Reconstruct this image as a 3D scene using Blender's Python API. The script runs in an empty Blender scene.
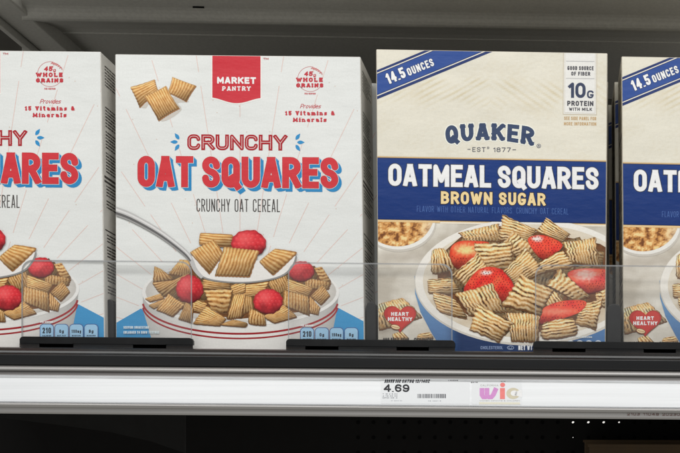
import bpy, math, random
from mathutils import Vector, noise
from mathutils.geometry import delaunay_2d_cdt

scene = bpy.context.scene
COL = scene.collection
K = 0.00077            # metres per photo pixel at the plane of the box fronts
D = 1300.0             # camera distance in the same pixels
VX, VY = 560.0, 490.0  # where the optical axis meets that plane
CAMZ = 1.30
SL = 0.009             # the shelf runs a touch out of level
GAIN = 0.86
LAY = 0.00005

def W(px, py, y=0.0):
    s = (D + y) / D
    return Vector(((px - VX) * K * s, y * K, CAMZ + (VY - py) * K * s))

def lin(c):
    c = c / 255.0
    return c / 12.92 if c <= 0.04045 else ((c + 0.055) / 1.055) ** 2.4

def alb(rgb):
    return tuple(min(0.93, lin(v) / GAIN) for v in rgb[:3])

def mixc(a, b, t):
    t = max(0.0, min(1.0, t))
    return tuple(a[i] + (b[i] - a[i]) * t for i in range(3))

def ss(a, b, x):
    t = max(0.0, min(1.0, (x - a) / (b - a)))
    return t * t * (3 - 2 * t)

# ------------------------------------------------------------------ materials
def new_mat(name):
    m = bpy.data.materials.new(name)
    m.use_nodes = True
    return m, m.node_tree, m.node_tree.nodes['Principled BSDF']

def print_material():
    m, nt, b = new_mat('printed_carton')
    N, L = nt.nodes, nt.links
    at = N.new('ShaderNodeAttribute'); at.attribute_name = 'Col'
    tc = N.new('ShaderNodeTexCoord')
    n1 = N.new('ShaderNodeTexNoise'); n1.inputs['Scale'].default_value = 900; n1.inputs['Detail'].default_value = 3
    n2 = N.new('ShaderNodeTexNoise'); n2.inputs['Scale'].default_value = 14; n2.inputs['Detail'].default_value = 4
    L.new(tc.outputs['Object'], n1.inputs['Vector']); L.new(tc.outputs['Object'], n2.inputs['Vector'])
    r1 = N.new('ShaderNodeMapRange'); r1.inputs['From Min'].default_value = .25; r1.inputs['From Max'].default_value = .75
    r1.inputs['To Min'].default_value = .955; r1.inputs['To Max'].default_value = 1.035
    L.new(n1.outputs['Fac'], r1.inputs['Value'])
    r2 = N.new('ShaderNodeMapRange'); r2.inputs['From Min'].default_value = .3; r2.inputs['From Max'].default_value = .7
    r2.inputs['To Min'].default_value = .96; r2.inputs['To Max'].default_value = 1.03
    L.new(n2.outputs['Fac'], r2.inputs['Value'])
    mu = N.new('ShaderNodeMath'); mu.operation = 'MULTIPLY'
    L.new(r1.outputs[0], mu.inputs[0]); L.new(r2.outputs[0], mu.inputs[1])
    vm = N.new('ShaderNodeVectorMath'); vm.operation = 'SCALE'
    L.new(at.outputs['Color'], vm.inputs[0]); L.new(mu.outputs[0], vm.inputs['Scale'])
    L.new(vm.outputs[0], b.inputs['Base Color'])
    b.inputs['Roughness'].default_value = .42
    b.inputs['Specular IOR Level'].default_value = .28
    # cardboard waviness
    n3 = N.new('ShaderNodeTexNoise'); n3.inputs['Scale'].default_value = 45; n3.inputs['Detail'].default_value = 5
    mp = N.new('ShaderNodeMapping'); mp.inputs['Scale'].default_value = (.6, 1, 1.5)
    L.new(tc.outputs['Object'], mp.inputs['Vector']); L.new(mp.outputs[0], n3.inputs['Vector'])
    bp = N.new('ShaderNodeBump'); bp.inputs['Strength'].default_value = .5; bp.inputs['Distance'].default_value = .0016
    L.new(n3.outputs['Fac'], bp.inputs['Height'])
    L.new(bp.outputs[0], b.inputs['Normal'])
    return m

def plain(name, col, rough=.5, metal=0.0, spec=.5, nscale=60, namp=.08, bump=0.0, stretch=(1, 1, 1), raw=False):
    m, nt, b = new_mat(name)
    N, L = nt.nodes, nt.links
    tc = N.new('ShaderNodeTexCoord'); mp = N.new('ShaderNodeMapping')
    mp.inputs['Scale'].default_value = stretch
    n = N.new('ShaderNodeTexNoise'); n.inputs['Scale'].default_value = nscale; n.inputs['Detail'].default_value = 6
    L.new(tc.outputs['Object'], mp.inputs['Vector']); L.new(mp.outputs[0], n.inputs['Vector'])
    r = N.new('ShaderNodeMapRange'); r.inputs['From Min'].default_value = .25; r.inputs['From Max'].default_value = .75
    r.inputs['To Min'].default_value = 1 - namp; r.inputs['To Max'].default_value = 1 + namp
    L.new(n.outputs['Fac'], r.inputs['Value'])
    vm = N.new('ShaderNodeVectorMath'); vm.operation = 'SCALE'
    c = col if raw else alb(col)
    vm.inputs[0].default_value = c
    L.new(r.outputs[0], vm.inputs['Scale']); L.new(vm.outputs[0], b.inputs['Base Color'])
    rr = N.new('ShaderNodeMapRange'); rr.inputs['To Min'].default_value = max(.03, rough - .1); rr.inputs['To Max'].default_value = min(1, rough + .1)
    L.new(n.outputs['Fac'], rr.inputs['Value']); L.new(rr.outputs[0], b.inputs['Roughness'])
    b.inputs['Metallic'].default_value = metal
    b.inputs['Specular IOR Level'].default_value = spec
    if bump:
        bp = N.new('ShaderNodeBump'); bp.inputs['Strength'].default_value = bump; bp.inputs['Distance'].default_value = .001
        L.new(n.outputs['Fac'], bp.inputs['Height']); L.new(bp.outputs[0], b.inputs['Normal'])
    return m

def clear_mat(name, trans, col, fac, rough):
    m, nt, b = new_mat(name)
    N, L = nt.nodes, nt.links
    out = N['Material Output']
    b.inputs['Base Color'].default_value = (*col, 1)
    b.inputs['Roughness'].default_value = rough
    tr = N.new('ShaderNodeBsdfTransparent'); tr.inputs[0].default_value = (trans, trans, trans, 1)
    n = N.new('ShaderNodeTexNoise'); n.inputs['Scale'].default_value = 30; n.inputs['Detail'].default_value = 6
    tc = N.new('ShaderNodeTexCoord'); mp = N.new('ShaderNodeMapping'); mp.inputs['Scale'].default_value = (1, 1, .35)
    L.new(tc.outputs['Object'], mp.inputs['Vector']); L.new(mp.outputs[0], n.inputs['Vector'])
    r = N.new('ShaderNodeMapRange'); r.inputs['From Min'].default_value = .3; r.inputs['From Max'].default_value = .7
    r.inputs['To Min'].default_value = fac * .75; r.inputs['To Max'].default_value = fac * 1.25
    L.new(n.outputs['Fac'], r.inputs['Value'])
    mx = N.new('ShaderNodeMixShader')
    L.new(r.outputs[0], mx.inputs[0]); L.new(tr.outputs[0], mx.inputs[1]); L.new(b.outputs[0], mx.inputs[2])
    L.new(mx.outputs[0], out.inputs['Surface'])
    return m

M_PRINT = print_material()
M_BLACK = plain('black_plastic', (.006, .0065, .0072), .4, spec=.32, nscale=90, namp=.15, bump=.15, raw=True)
M_HOLE = plain('dark_recess', (.002, .002, .002), .9, spec=.1, raw=True)
M_RAIL = plain('black_rail', (.008, .0085, .0095), .3, spec=.5, nscale=30, namp=.2, bump=.25, stretch=(.12, 1, 1), raw=True)
M_SILVER = plain('brushed_aluminium', (.36, .35, .34), .42, metal=.55, nscale=200, namp=.07, stretch=(.02, 1, 3), raw=True)
M_SILVERD = plain('darker_aluminium', (.20, .19, .185), .5, metal=.4, nscale=200, namp=.09, stretch=(.02, 1, 3), raw=True)  # darker aluminium tone, for the groove and some latches
M_STRIP = plain('white_label_strip', (.87, .89, .91), .22, nscale=120, namp=.05, bump=.1, stretch=(.02, 1, 2), raw=True)
M_PAPER = plain('white_label_paper', (.86, .88, .90), .5, nscale=300, namp=.015, raw=True)
M_SHELF = plain('taupe_shelf_enamel', (.57, .56, .52), .42, spec=.45, nscale=350, namp=.10, bump=.12, raw=True)
M_BACK = plain('dark_back_panel', (.10, .095, .085), .6, nscale=80, namp=.12, raw=True)
M_PEG = plain('black_pegboard', (.0075, .007, .0068), .8, spec=.15, nscale=80, namp=.2, raw=True)
M_CLEAR = clear_mat('clear_acrylic', .985, (.72, .73, .74), .06, .16)
M_EDGE = clear_mat('acrylic_edge', .93, (.36, .37, .38), .62, .2)
M_KRAFT = plain('brown_cardboard', (.06, .035, .013), .8, nscale=60, namp=.15, raw=True)
M_CHROME = plain('chromed_steel', (.6, .6, .6), .25, metal=1, raw=True)
mg, nt, b = new_mat('hole_glow')
b.inputs['Emission Color'].default_value = (1, .97, .92, 1); b.inputs['Emission Strength'].default_value = .8  # emission stands in for light coming through the peg holes
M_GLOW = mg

# ------------------------------------------------------------------ objects
def thing(name, label, cat, loc, group=None):
    o = bpy.data.objects.new(name, None); COL.objects.link(o)
    o.empty_display_size = .02
    o.location = loc
    o['label'] = label; o['category'] = cat
    if group: o['group'] = group
    return o

def world_loc(o):
    v = Vector(o.location)
    while o.parent:
        o = o.parent; v += Vector(o.location)
    return v

def obj(name, verts, faces, mat, parent=None, cols=None, label=None, bevel=0, smooth=False):
    off = world_loc(parent) if parent else Vector((0, 0, 0))
    base = off
    if parent is None:
        base = sum((Vector(v) for v in verts), Vector()) / len(verts)
    me = bpy.data.meshes.new(name)
    me.from_pydata([tuple(Vector(v) - base) for v in verts], [], faces)
    if cols:
        ca = me.color_attributes.new('Col', 'FLOAT_COLOR', 'POINT')
        flat = []
        for c in cols: flat += [c[0], c[1], c[2], 1.0]
        ca.data.foreach_set('color', flat)
    me.materials.append(mat)
    me.update()
    o = bpy.data.objects.new(name, me); COL.objects.link(o)
    if parent: o.parent = parent
    else: o.location = base
    if label: o['label'] = label
    if bevel:
        md = o.modifiers.new('bevel', 'BEVEL'); md.width = bevel; md.segments = 3; md.limit_method = 'ANGLE'
    if smooth:
        for p in me.polygons: p.use_smooth = True
    return o

def slope_at(px): return SL * (px - 340)

class MB:
    def __init__(s): s.v = []; s.f = []
    def prism(s, prof, x0, x1, slope=SL, shift0=0, shift1=0):
        """profile of (py at x=340, depth) swept along the shelf; points in photo pixels"""
        n = len(prof); b0 = len(s.v)
        for x in (x0, x1):
            for (py, y) in prof:
                s.v.append(W(x, py + slope * (x - 340), y))
        s.f.append(tuple(range(b0, b0 + n))[::-1]); s.f.append(tuple(range(b0 + n, b0 + 2 * n)))
        for i in range(n):
            j = (i + 1) % n
            s.f.append((b0 + i, b0 + j, b0 + n + j, b0 + n + i))
    def extrude(s, poly, y0, y1):
        """polygon in photo px on plane y0 extruded straight back to y1 (real space)"""
        n = len(poly); b0 = len(s.v)
        A = [W(x, y, y0) for x, y in poly]
        s.v += A; s.v += [Vector((p.x, y1 * K, p.z)) for p in A]
        s.f.append(tuple(range(b0, b0 + n))); s.f.append(tuple(range(b0 + n, b0 + 2 * n))[::-1])
        for i in range(n):
            j = (i + 1) % n
            s.f.append((b0 + i, b0 + n + i, b0 + n + j, b0 + j))
    def build(s, name, mat, parent=None, **k):
        o = obj(name, s.v, s.f, mat, parent, **k)
        import bmesh
        bm = bmesh.new(); bm.from_mesh(o.data); bmesh.ops.recalc_face_normals(bm, faces=bm.faces)
        bm.to_mesh(o.data); bm.free()
        return o

# ------------------------------------------------------------------ flat print
def clip_convex(poly, cl):
    """poly: list of (x,y,(col)); cl: convex polygon (any orientation)"""
    ar = sum(cl[i][0] * cl[(i + 1) % len(cl)][1] - cl[(i + 1) % len(cl)][0] * cl[i][1] for i in range(len(cl)))
    sg = 1 if ar > 0 else -1
    out = poly
    for i in range(len(cl)):
        ax, ay = cl[i]; bx, by = cl[(i + 1) % len(cl)]
        ex, ey = bx - ax, by - ay
        def dd(p): return sg * (ex * (p[1] - ay) - ey * (p[0] - ax))
        res = []
        for j in range(len(out)):
            P, Q = out[j], out[(j + 1) % len(out)]
            dp, dq = dd(P), dd(Q)
            if dp >= 0: res.append(P)
            if (dp > 0 and dq < 0) or (dp < 0 and dq > 0):
                t = dp / (dp - dq)
                res.append((P[0] + (Q[0] - P[0]) * t, P[1] + (Q[1] - P[1]) * t, tuple(P[2][k] + (Q[2][k] - P[2][k]) * t for k in range(3))))
        out = res
        if len(out) < 3: return []
    return out

class Art:
    def __init__(s, clip=None):
        s.v = []; s.c = []; s.f = []; s.clip = clip
        if clip:
            X = sorted(p[0] for p in clip); Y = sorted(p[1] for p in clip)
            s.safe = (X[1], Y[1], X[2], Y[2])
    def face(s, pts, layer, clip2=None):
        if s.clip:
            ax, ay, bx, by = s.safe
            for p in pts:
                if not (ax < p[0] < bx and ay < p[1] < by):
                    pts = clip_convex(pts, s.clip); break
        if clip2 and pts: pts = clip_convex(pts, clip2)
        if len(pts) < 3: return
        a = sum(pts[i][0] * pts[(i + 1) % len(pts)][1] - pts[(i + 1) % len(pts)][0] * pts[i][1] for i in range(len(pts)))
        if abs(a) < 1e-7: return
        if a > 0: pts = pts[::-1]
        b0 = len(s.v)
        for x, y, c in pts:
            w = W(x, y); s.v.append((w.x, -layer * LAY, w.z)); s.c.append(c)
        s.f.append(tuple(range(b0, b0 + len(pts))))
    def poly(s, pts, rgb, layer, clip2=None):
        """any simple polygon, flat colour"""
        c = alb(rgb)
        if len(pts) <= 8 and convex(pts):
            s.face([(x, y, c) for x, y in pts], layer, clip2); return
        for tri in union([pts]):
            s.face([(x, y, c) for x, y in tri], layer, clip2)
    def polys(s, plist, rgb, layer, clip2=None):
        c = alb(rgb) if not callable(rgb) else None
        for tri in union(plist):
            s.face([(x, y, c or alb(rgb(x, y))) for x, y in tri], layer, clip2)
    def grid(s, x0, y0, x1, y1, nx, ny, fn, layer, clip2=None):
        C = [[alb(fn(x0 + (x1 - x0) * i / nx, y0 + (y1 - y0) * j / ny)) for i in range(nx + 1)] for j in range(ny + 1)]
        for j in range(ny):
            for i in range(nx):
                q = [(i, j), (i + 1, j), (i + 1, j + 1), (i, j + 1)]
                s.face([(x0 + (x1 - x0) * a / nx, y0 + (y1 - y0) * b / ny, C[b][a]) for a, b in q], layer, clip2)
    def build(s, name, parent, label=None):
        return obj(name, s.v, s.f, M_PRINT, parent, cols=s.c, label=label)

def convex(p):
    n = len(p); sg = 0
    for i in range(n):
        a, b_, c = p[i], p[(i + 1) % n], p[(i + 2) % n]
        k = (b_[0] - a[0]) * (c[1] - b_[1]) - (b_[1] - a[1]) * (c[0] - b_[0])
        if abs(k) < 1e-9: continue
        if sg * k < 0: return False
        sg = k
    return True

def union(plist):
    vs = []; fs = []
    for p in plist:
        if sum(p[i][0] * p[(i + 1) % len(p)][1] - p[(i + 1) % len(p)][0] * p[i][1] for i in range(len(p))) < 0: p = p[::-1]
        b0 = len(vs); q = []
        for x, y in p:
            vs.append(Vector((x, y))); q.append(len(vs) - 1)
        fs.append(q)
    ov, oe, of, a1, a2, src = delaunay_2d_cdt(vs, [], fs, 1, 1e-4, True)
    out = []
    for f, sr in zip(of, src):
        if sr: out.append([(ov[i][0], ov[i][1]) for i in f])
    return out

def catmull(pts, n=6, closed=True):
    out = []; m = len(pts)
    rng = range(m) if closed else range(m - 1)
    for i in rng:
        if closed: p0, p1, p2, p3 = pts[i - 1], pts[i], pts[(i + 1) % m], pts[(i + 2) % m]
        else: p0, p1, p2, p3 = pts[max(0, i - 1)], pts[i], pts[i + 1], pts[min(m - 1, i + 2)]
        for k in range(n):
            t = k / n
            out.append(tuple(.5 * ((2 * p1[d]) + (-p0[d] + p2[d]) * t + (2 * p0[d] - 5 * p1[d] + 4 * p2[d] - p3[d]) * t * t + (-p0[d] + 3 * p1[d] - 3 * p2[d] + p3[d]) * t ** 3) for d in (0, 1)))
    if not closed: out.append(pts[-1])
    return out

def ellipse(cx, cy, rx, ry, n=48, a0=0, a1=360, rot=0):
    r = math.radians(rot); o = []
    for i in range(n + (0 if a1 - a0 >= 360 else 1)):
        a = math.radians(a0 + (a1 - a0) * i / n)
        x, y = rx * math.cos(a), ry * math.sin(a)
        o.append((cx + x * math.cos(r) - y * math.sin(r), cy + x * math.sin(r) + y * math.cos(r)))
    return o

def ribbon(pts, t):
    """polygons covering an open polyline with thickness t (number or list)"""
    out = []
    n = len(pts)
    T = t if isinstance(t, (list, tuple)) else [t] * n
    L, R = [], []
    for i in range(n):
        a = pts[max(0, i - 1)]; b = pts[min(n - 1, i + 1)]
        dx, dy = b[0] - a[0], b[1] - a[1]; d = math.hypot(dx, dy) or 1
        nx, ny = -dy / d * T[i] / 2, dx / d * T[i] / 2
        L.append((pts[i][0] + nx, pts[i][1] + ny)); R.append((pts[i][0] - nx, pts[i][1] - ny))
    for i in range(n - 1): out.append([L[i], L[i + 1], R[i + 1], R[i]])
    return out

# ------------------------------------------------------------------ lettering: stroke alphabet
# width|stroke;stroke   each point x,y with y up (0 baseline, 1 cap height); r = rounded corner
F = {
'A': '1.0|0,0 .43,1;.57,1 1,0;.43,1 .57,1;.16,.25 .84,.25', 'B': '.95|0,.5 0,1 .93,1r .93,.53r 0,.53;0,.53 1,.53r 1,0r 0,0 0,.53',
'C': '.92|1,.74 1,1r 0,1r 0,0r 1,0r 1,.26', 'D': '.95|0,0 0,1 1,1r 1,0r 0,0', 'E': '.8|1,1 0,1 0,0 1,0;0,.52 .85,.52',
'F': '.78|1,1 0,1 0,0;0,.5 .85,.5', 'G': '.98|1,.8 1,1r 0,1r 0,0r 1,0r 1,.4 .62,.4', 'H': '.98|0,0 0,1;1,0 1,1;0,.52 1,.52',
'I': '0|0,0 0,1', 'J': '.7|1,1 1,0r 0,0r 0,.3', 'K': '.98|0,0 0,1;1,1 0,.36;.38,.6 1,0', 'L': '.75|0,1 0,0 1,0',
'M': '1.25|0,0 0,1 .5,.22 1,1 1,0', 'N': '1.0|0,0 0,1 1,0 1,1', 'O': '.95|@0,0,1,1', 'P': '.92|0,0 0,1 1,1r 1,.42r 0,.42',
'Q': '.95|@0,0,1,1;.6,.25 1.08,-.08', 'R': '.95|0,0 0,1 1,1r 1,.47r 0,.47;.5,.47 1.02,0', 'S': '.9|1,.72 1,1r 0,1r 0,.56r 1,.46r 1,0r 0,0r 0,.28',
'T': '.95|0,1 1,1;.5,0 .5,1', 'U': '.95|0,1 0,0r 1,0r 1,1', 'V': '1.0|0,1 .46,0 .54,0 1,1', 'W': '1.5|0,1 .26,0 .5,.85 .74,0 1,1',
'X': '1.0|0,0 1,1;0,1 1,0', 'Y': '1.0|0,1 .5,.45 1,1;.5,.45 .5,0', 'Z': '.85|0,1 1,1 0,0 1,0',
'0': '.85|@0,0,1,1', '1': '.4|.2,.8 1,1 1,0', '2': '.8|0,.7 0,1r 1,1r 1,.55r 0,0 1,0', '3': '.8|0,1 1,1r 1,.53r .3,.53;1,.53 1,0r 0,0',
'4': '.95|.75,0 .75,1 0,.28 1,.28', '5': '.82|1,1 0,1 0,.55 1,.6r 1,0r 0,0r 0,.2', '6': '.85|1,.8 1,1r 0,1r 0,0r 1,0r 1,.57r 0,.57',
'7': '.8|0,1 1,1 .35,0', '8': '.85|@.04,.53,.96,1;@0,0,1,.53', '9': '.85|0,.2 0,0r 1,0r 1,1r 0,1r 0,.43r 1,.43',
'.': '0|0,0 0,.02', ',': '0|0,.03 0,-.13', '-': '.5|0,.5 1,.5', '&': '1.0|1,0 .1,.75 .1,1r .75,1r .75,.68 0,.4 0,0r .6,0r 1,.45', '%': '1.2|@0,.6,.35,1;@.65,0,1,.4;.15,0 .85,1',
'a': '.8|0,.66 .95,.66r .95,0;.95,.4 0,.4r 0,0r .95,0', 'd': '.8|1,1 1,0;@0,0,1,.66', 'e': '.8|0,.36 1,.36 1,.66r 0,.66r 0,0r 1,0r',
'g': '.8|1,.66 1,-.28r 0,-.28;@0,0,1,.66', 'i': '0|0,0 0,.66;0,.9 0,.98', 'l': '0|0,0 0,1', 'm': '1.3|0,0 0,.66;0,.6 .1,.66r .5,.66r .5,0;.5,.66 1,.66r 1,0',
'n': '.8|0,0 0,.66;0,.6 .1,.66 1,.66r 1,0', 'o': '.8|@0,0,1,.66', 'r': '.55|0,0 0,.66;0,.5 .2,.66 1,.66', 's': '.72|1,.62 0,.66r 0,.36r 1,.32r 1,0r 0,.02',
't': '.5|.4,1 .4,0r 1,0;0,.7 1,.7', 'v': '.8|0,.66 .5,0 1,.66', 'w': '1.2|0,.66 0,0r .5,0r .5,.66;.5,0 1,0r 1,.66', 'c': '.8|1,.5 1,.66r 0,.66r 0,0r 1,0r 1,.16',
'/': '.6|0,0 1,1', 'p': '.8|0,-.28 0,.66;@0,0,1,.66',
}
def fillet(P, r):
    """P: list of (x,y,flag)"""
    out = []
    for i, (x, y, fl) in enumerate(P):
        if not fl or i == 0 or i == len(P) - 1: out.append((x, y, 0)); continue
        a, c = P[i - 1], P[i + 1]
        va = Vector((a[0] - x, a[1] - y)); vc = Vector((c[0] - x, c[1] - y))
        la, lc = va.length, vc.length
        ra = min(r, la * (.5 if (a[2]) else .95)); rc = min(r, lc * (.5 if c[2] else .95))
        va.normalize(); vc.normalize()
        p0 = Vector((x, y)) + va * ra; p2 = Vector((x, y)) + vc * rc
        for k in range(7):
            t = k / 6
            # quarter-ellipse-like rational curve
            w = .7071
            den = (1 - t) ** 2 + 2 * w * t * (1 - t) + t * t
            q = (p0 * (1 - t) ** 2 + Vector((x, y)) * (2 * w * t * (1 - t)) + p2 * t * t) / den
            out.append((q.x, q.y, 1))
    return out

def glyph_strokes(ch, w, h, r):
    spec = F[ch].split('|')[1]
    res = []
    for st in spec.split(';'):
        if st.startswith('@'):
            a, b_, c, d = [float(v) for v in st[1:].split(',')]
            P = [(w * (a + c) / 2, h * b_, 0), (w * c, h * b_, 1), (w * c, h * d, 1), (w * a, h * d, 1), (w * a, h * b_, 1), (w * (a + c) / 2, h * b_, 0)]
            q = fillet(P, r)
            res.append((q, True))
        else:
            P = []
            for tok in st.split():
                fl = tok.endswith('r'); xx, yy = tok.rstrip('r').split(',')
                P.append((float(xx) * w, float(yy) * h, 1 if fl else 0))
            res.append((fillet(P, r), False))
    return res

def glyph_polys(ch, w, h, t, r, brush, serif=0):
    """centre-line box w x h; cap/joint logic for base thickness t; brush = painted thickness"""
    polys = []
    cut = ch in 'AVWMNKXYRZ47/'
    for P, closed in glyph_strokes(ch, w, h, r):
        n = len(P)
        for i in range(n - 1):
            ax, ay = P[i][:2]; bx, by = P[i + 1][:2]
            dx, dy = bx - ax, by - ay; d = math.hypot(dx, dy)
            if d < 1e-5: continue
            ux, uy = dx / d, dy / d
            if not closed:
                def ext(e):
                    if abs(ux) > .35: return True
                    return min(abs(e[1]), abs(e[1] - h), abs(e[1] - .66 * h), abs(e[1] + .28 * h)) < .02 * h
                if i == 0 and ext(P[0]): ax -= ux * brush / 2; ay -= uy * brush / 2
                if i == n - 2 and ext(P[-1]): bx += ux * brush / 2; by += uy * brush / 2
            nx, ny = -uy * brush / 2, ux * brush / 2
            polys.append([(ax + nx, ay + ny), (bx + nx, by + ny), (bx - nx, by - ny), (ax - nx, ay - ny)])
            if 0 < i:
                px, py, fl = P[i]
                qx, qy = P[i][0] - P[i - 1][0], P[i][1] - P[i - 1][1]
                ax_al = (abs(dx) < 1e-4 or abs(dy) < 1e-4) and (abs(qx) < 1e-4 or abs(qy) < 1e-4)
                hb = brush / 2
                if ax_al and not fl: polys.append([(px - hb, py - hb), (px + hb, py - hb), (px + hb, py + hb), (px - hb, py + hb)])
                else: polys.append([(px + hb * math.cos(k * math.pi / 6 + .2), py + hb * math.sin(k * math.pi / 6 + .2)) for k in range(12)])
        if serif and not closed:
            for e, nb in ((P[0], P[1]), (P[-1], P[-2])):
                if abs(e[1]) < .01 * h or abs(e[1] - h) < .01 * h or abs(e[1] - .66 * h) < .01 * h:
                    if abs(nb[1] - e[1]) > .3 * abs(nb[0] - e[0]):
                        s_ = t / 2 + serif; hy = t * .36; cy = e[1] - (t / 2 - hy if e[1] > .1 * h else -(t / 2 - hy))
                        polys.append([(e[0] - s_, cy - hy), (e[0] + s_, cy - hy), (e[0] + s_, cy + hy), (e[0] - s_, cy + hy)])
    if cut:
        lo, hi = -brush / 2, h + brush / 2
        box = [(-99, lo), (w + 99, lo), (w + 99, hi), (-99, hi)]
        res = []
        for p in polys:
            q = clip_convex([(x, y, (0, 0, 0)) for x, y in p], box)
            if len(q) > 2: res.append([(a[0], a[1]) for a in q])
        polys = res
    return polys

def text(art, s, x0, x1, ytop, ybot, t, rgb, layer, slope=0.0, brush=None, gap=None, r=None, serif=0, italic=0, dx=0, dy=0, extr=0, warp=None, space=.55, inset=None):
    """fit the string between x0..x1, cap top ytop .. baseline ybot (at x0), thickness t in photo px"""
    H = ybot - ytop
    gap = t * .55 if gap is None else gap
    gap += 2 * serif
    brush = t if brush is None else brush
    ws = [float(F[c].split('|')[0]) if c != ' ' else space for c in s]
    fixed = sum((t if c != ' ' else 0) for c in s) + gap * (len(s) - 1)
    U = ((x1 - x0) - fixed) / max(.01, sum(ws))
    r = min(U * .5, H * .28) if r is None else r
    x = x0; h = H - t
    whole = [] if (len(s) <= 8 and (extr or brush > t)) else None
    for c, w in zip(s, ws):
        if c == ' ': x += w * U + gap; continue
        P0 = glyph_polys(c, w * U, h, t, r, brush, serif)
        shifts = [(0, 0)] if not extr else [(k * extr / 3, k * extr / 3) for k in range(4)]
        allp = []
        for sx, sy in shifts:
            for p in P0:
                q = []
                for gx, gy in p:
                    X = x + t / 2 + gx + italic * gy
                    Y = ybot - t / 2 - gy + slope * (X - x0)
                    if warp: X, Y = warp(X, Y)
                    q.append((X + sx + dx, Y + sy + dy))
                allp.append(q)
        if whole is None: art.polys(allp, rgb, layer)
        else: whole += allp
        x += w * U + t + gap
    if whole: art.polys(whole, rgb, layer)

def text_box(art, s, x0, x1, ytop, ybot, t, layers, **k):
    for (rgb, brush, layer, extra) in layers:
        kk = dict(k); kk.update(extra)
        text(art, s, x0, x1, ytop, ybot, t, rgb, layer, brush=brush, **kk)

# ------------------------------------------------------------------ printed pictures of cereal and fruit
def nz(x, y, z=0): return noise.noise(Vector((x, y, z)))

def cereal(art, corners, n, layer, seed=0, rough=0.0, rnd=.22, pal=0, swap=False, dark=1.0, N=26):
    """printed pillow of woven cereal: corners TL TR BR BL; ridges run from the TL-TR side to the BL-BR side"""
    if swap: corners = corners[1:] + corners[:1]
    cx = sum(p[0] for p in corners) / 4; cy = sum(p[1] for p in corners) / 4
    hh = max(8.0, max(p[1] for p in corners) - min(p[1] for p in corners))
    PAL = [((104, 58, 22), (170, 116, 60), (216, 170, 108), (246, 220, 174)),
           ((70, 38, 18), (176, 124, 66), (226, 186, 130), (252, 236, 204))][pal]
    G = []
    for j in range(N + 1):
        row = []
        for i in range(N + 1):
            u, v = i / N, j / N
            a, b_ = 2 * u - 1, 2 * v - 1
            wob = .16 * nz(v * 2.2 + seed, u * 2, seed * 1.7) + rough * .34 * nz(v * 4 + seed * 3, u * 3, seed) + rough * .12 * nz(v * 14 + seed, u * 9, 2)
            ph = n * (1 + .35 * (rough > .4)) * u + wob * 2.2 + seed * .37
            rg = .5 + .5 * math.cos(2 * math.pi * ph)
            # outline: pinched sides, scalloped ends
            v2 = .5 + (v - .5) * (1 - .07 * (1 - a * a) + .035 * (rg - .5) * abs(b_) ** 3 + rough * .16 * nz(u * 11, seed, 5) * abs(b_))
            u2 = .5 + (u - .5) * (1 - .08 * (1 - b_ * b_) + (.03 + rough * .11) * nz(v * 9, seed, 9))
            A, B = 2 * u2 - 1, 2 * v2 - 1
            Ar = A * math.sqrt(max(0, 1 - B * B / 2)) * 1.12; Br = B * math.sqrt(max(0, 1 - A * A / 2)) * 1.12
            A += (Ar - A) * rnd; B += (Br - B) * rnd
            uu, vv = (A + 1) / 2, (B + 1) / 2
            x = (corners[0][0] * (1 - uu) + corners[1][0] * uu) * (1 - vv) + (corners[3][0] * (1 - uu) + corners[2][0] * uu) * vv
            y = (corners[0][1] * (1 - uu) + corners[1][1] * uu) * (1 - vv) + (corners[3][1] * (1 - uu) + corners[2][1] * uu) * vv
            lum = .30 + .58 * rg ** .9 + .16 * nz(u * 5 + seed, v * 6, 8) + .10 * nz(u * 17 + seed, v * 17, 4)
            if rough:
                ck = (1 - ss(.0, .42, rg)) * ss(-.12, .3, nz(u * 3.2 + seed, v * 3.4 + seed, 6))
                lum = lum + rough * (.42 * nz(u * 26, v * 26 + seed, 1) + .09) - rough * 1.35 * ck
            lum = max(0.0, lum)
            if lum < .33: c = mixc(PAL[0], PAL[1], lum / .33)
            elif lum < .75: c = mixc(PAL[1], PAL[2], (lum - .33) / .42)
            else: c = mixc(PAL[2], PAL[3], (lum - .75) / .35)
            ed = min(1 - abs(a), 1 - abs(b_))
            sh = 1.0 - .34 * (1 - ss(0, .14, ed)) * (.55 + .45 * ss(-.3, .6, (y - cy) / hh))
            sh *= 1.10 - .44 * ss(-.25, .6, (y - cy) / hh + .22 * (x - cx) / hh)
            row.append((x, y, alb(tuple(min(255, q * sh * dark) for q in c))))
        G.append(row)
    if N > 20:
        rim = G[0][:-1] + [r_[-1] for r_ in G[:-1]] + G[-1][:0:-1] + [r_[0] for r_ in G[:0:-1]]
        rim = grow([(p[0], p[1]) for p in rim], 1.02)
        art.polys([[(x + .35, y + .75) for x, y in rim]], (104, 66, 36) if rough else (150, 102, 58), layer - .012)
    for j in range(N):
        for i in range(N):
            art.face([G[j][i], G[j][i + 1], G[j + 1][i + 1], G[j + 1][i]], layer)

def blob(art, outline, colfn, layer, nr=14, n=7):
    """closed smooth outline filled with rings; colfn(rho, x, y)"""
    P = catmull(outline, n)
    cx = sum(p[0] for p in P) / len(P); cy = sum(p[1] for p in P) / len(P)
    R = []
    for k in range(nr + 1):
        q = k / nr
        R.append([(cx + (x - cx) * q, cy + (y - cy) * q, alb(colfn(q, cx + (x - cx) * q, cy + (y - cy) * q))) for x, y in P])
    m = len(P)
    for k in range(nr):
        for i in range(m):
            j = (i + 1) % m
            if k == 0: art.face([R[0][i], R[1][j], R[1][i]], layer)
            else: art.face([R[k][i], R[k][j], R[k + 1][j], R[k + 1][i]], layer)

def grow(c, f):
    cx = sum(p[0] for p in c) / len(c); cy = sum(p[1] for p in c) / len(c)
    return [(cx + (x - cx) * f, cy + (y - cy) * f) for x, y in c]

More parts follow.
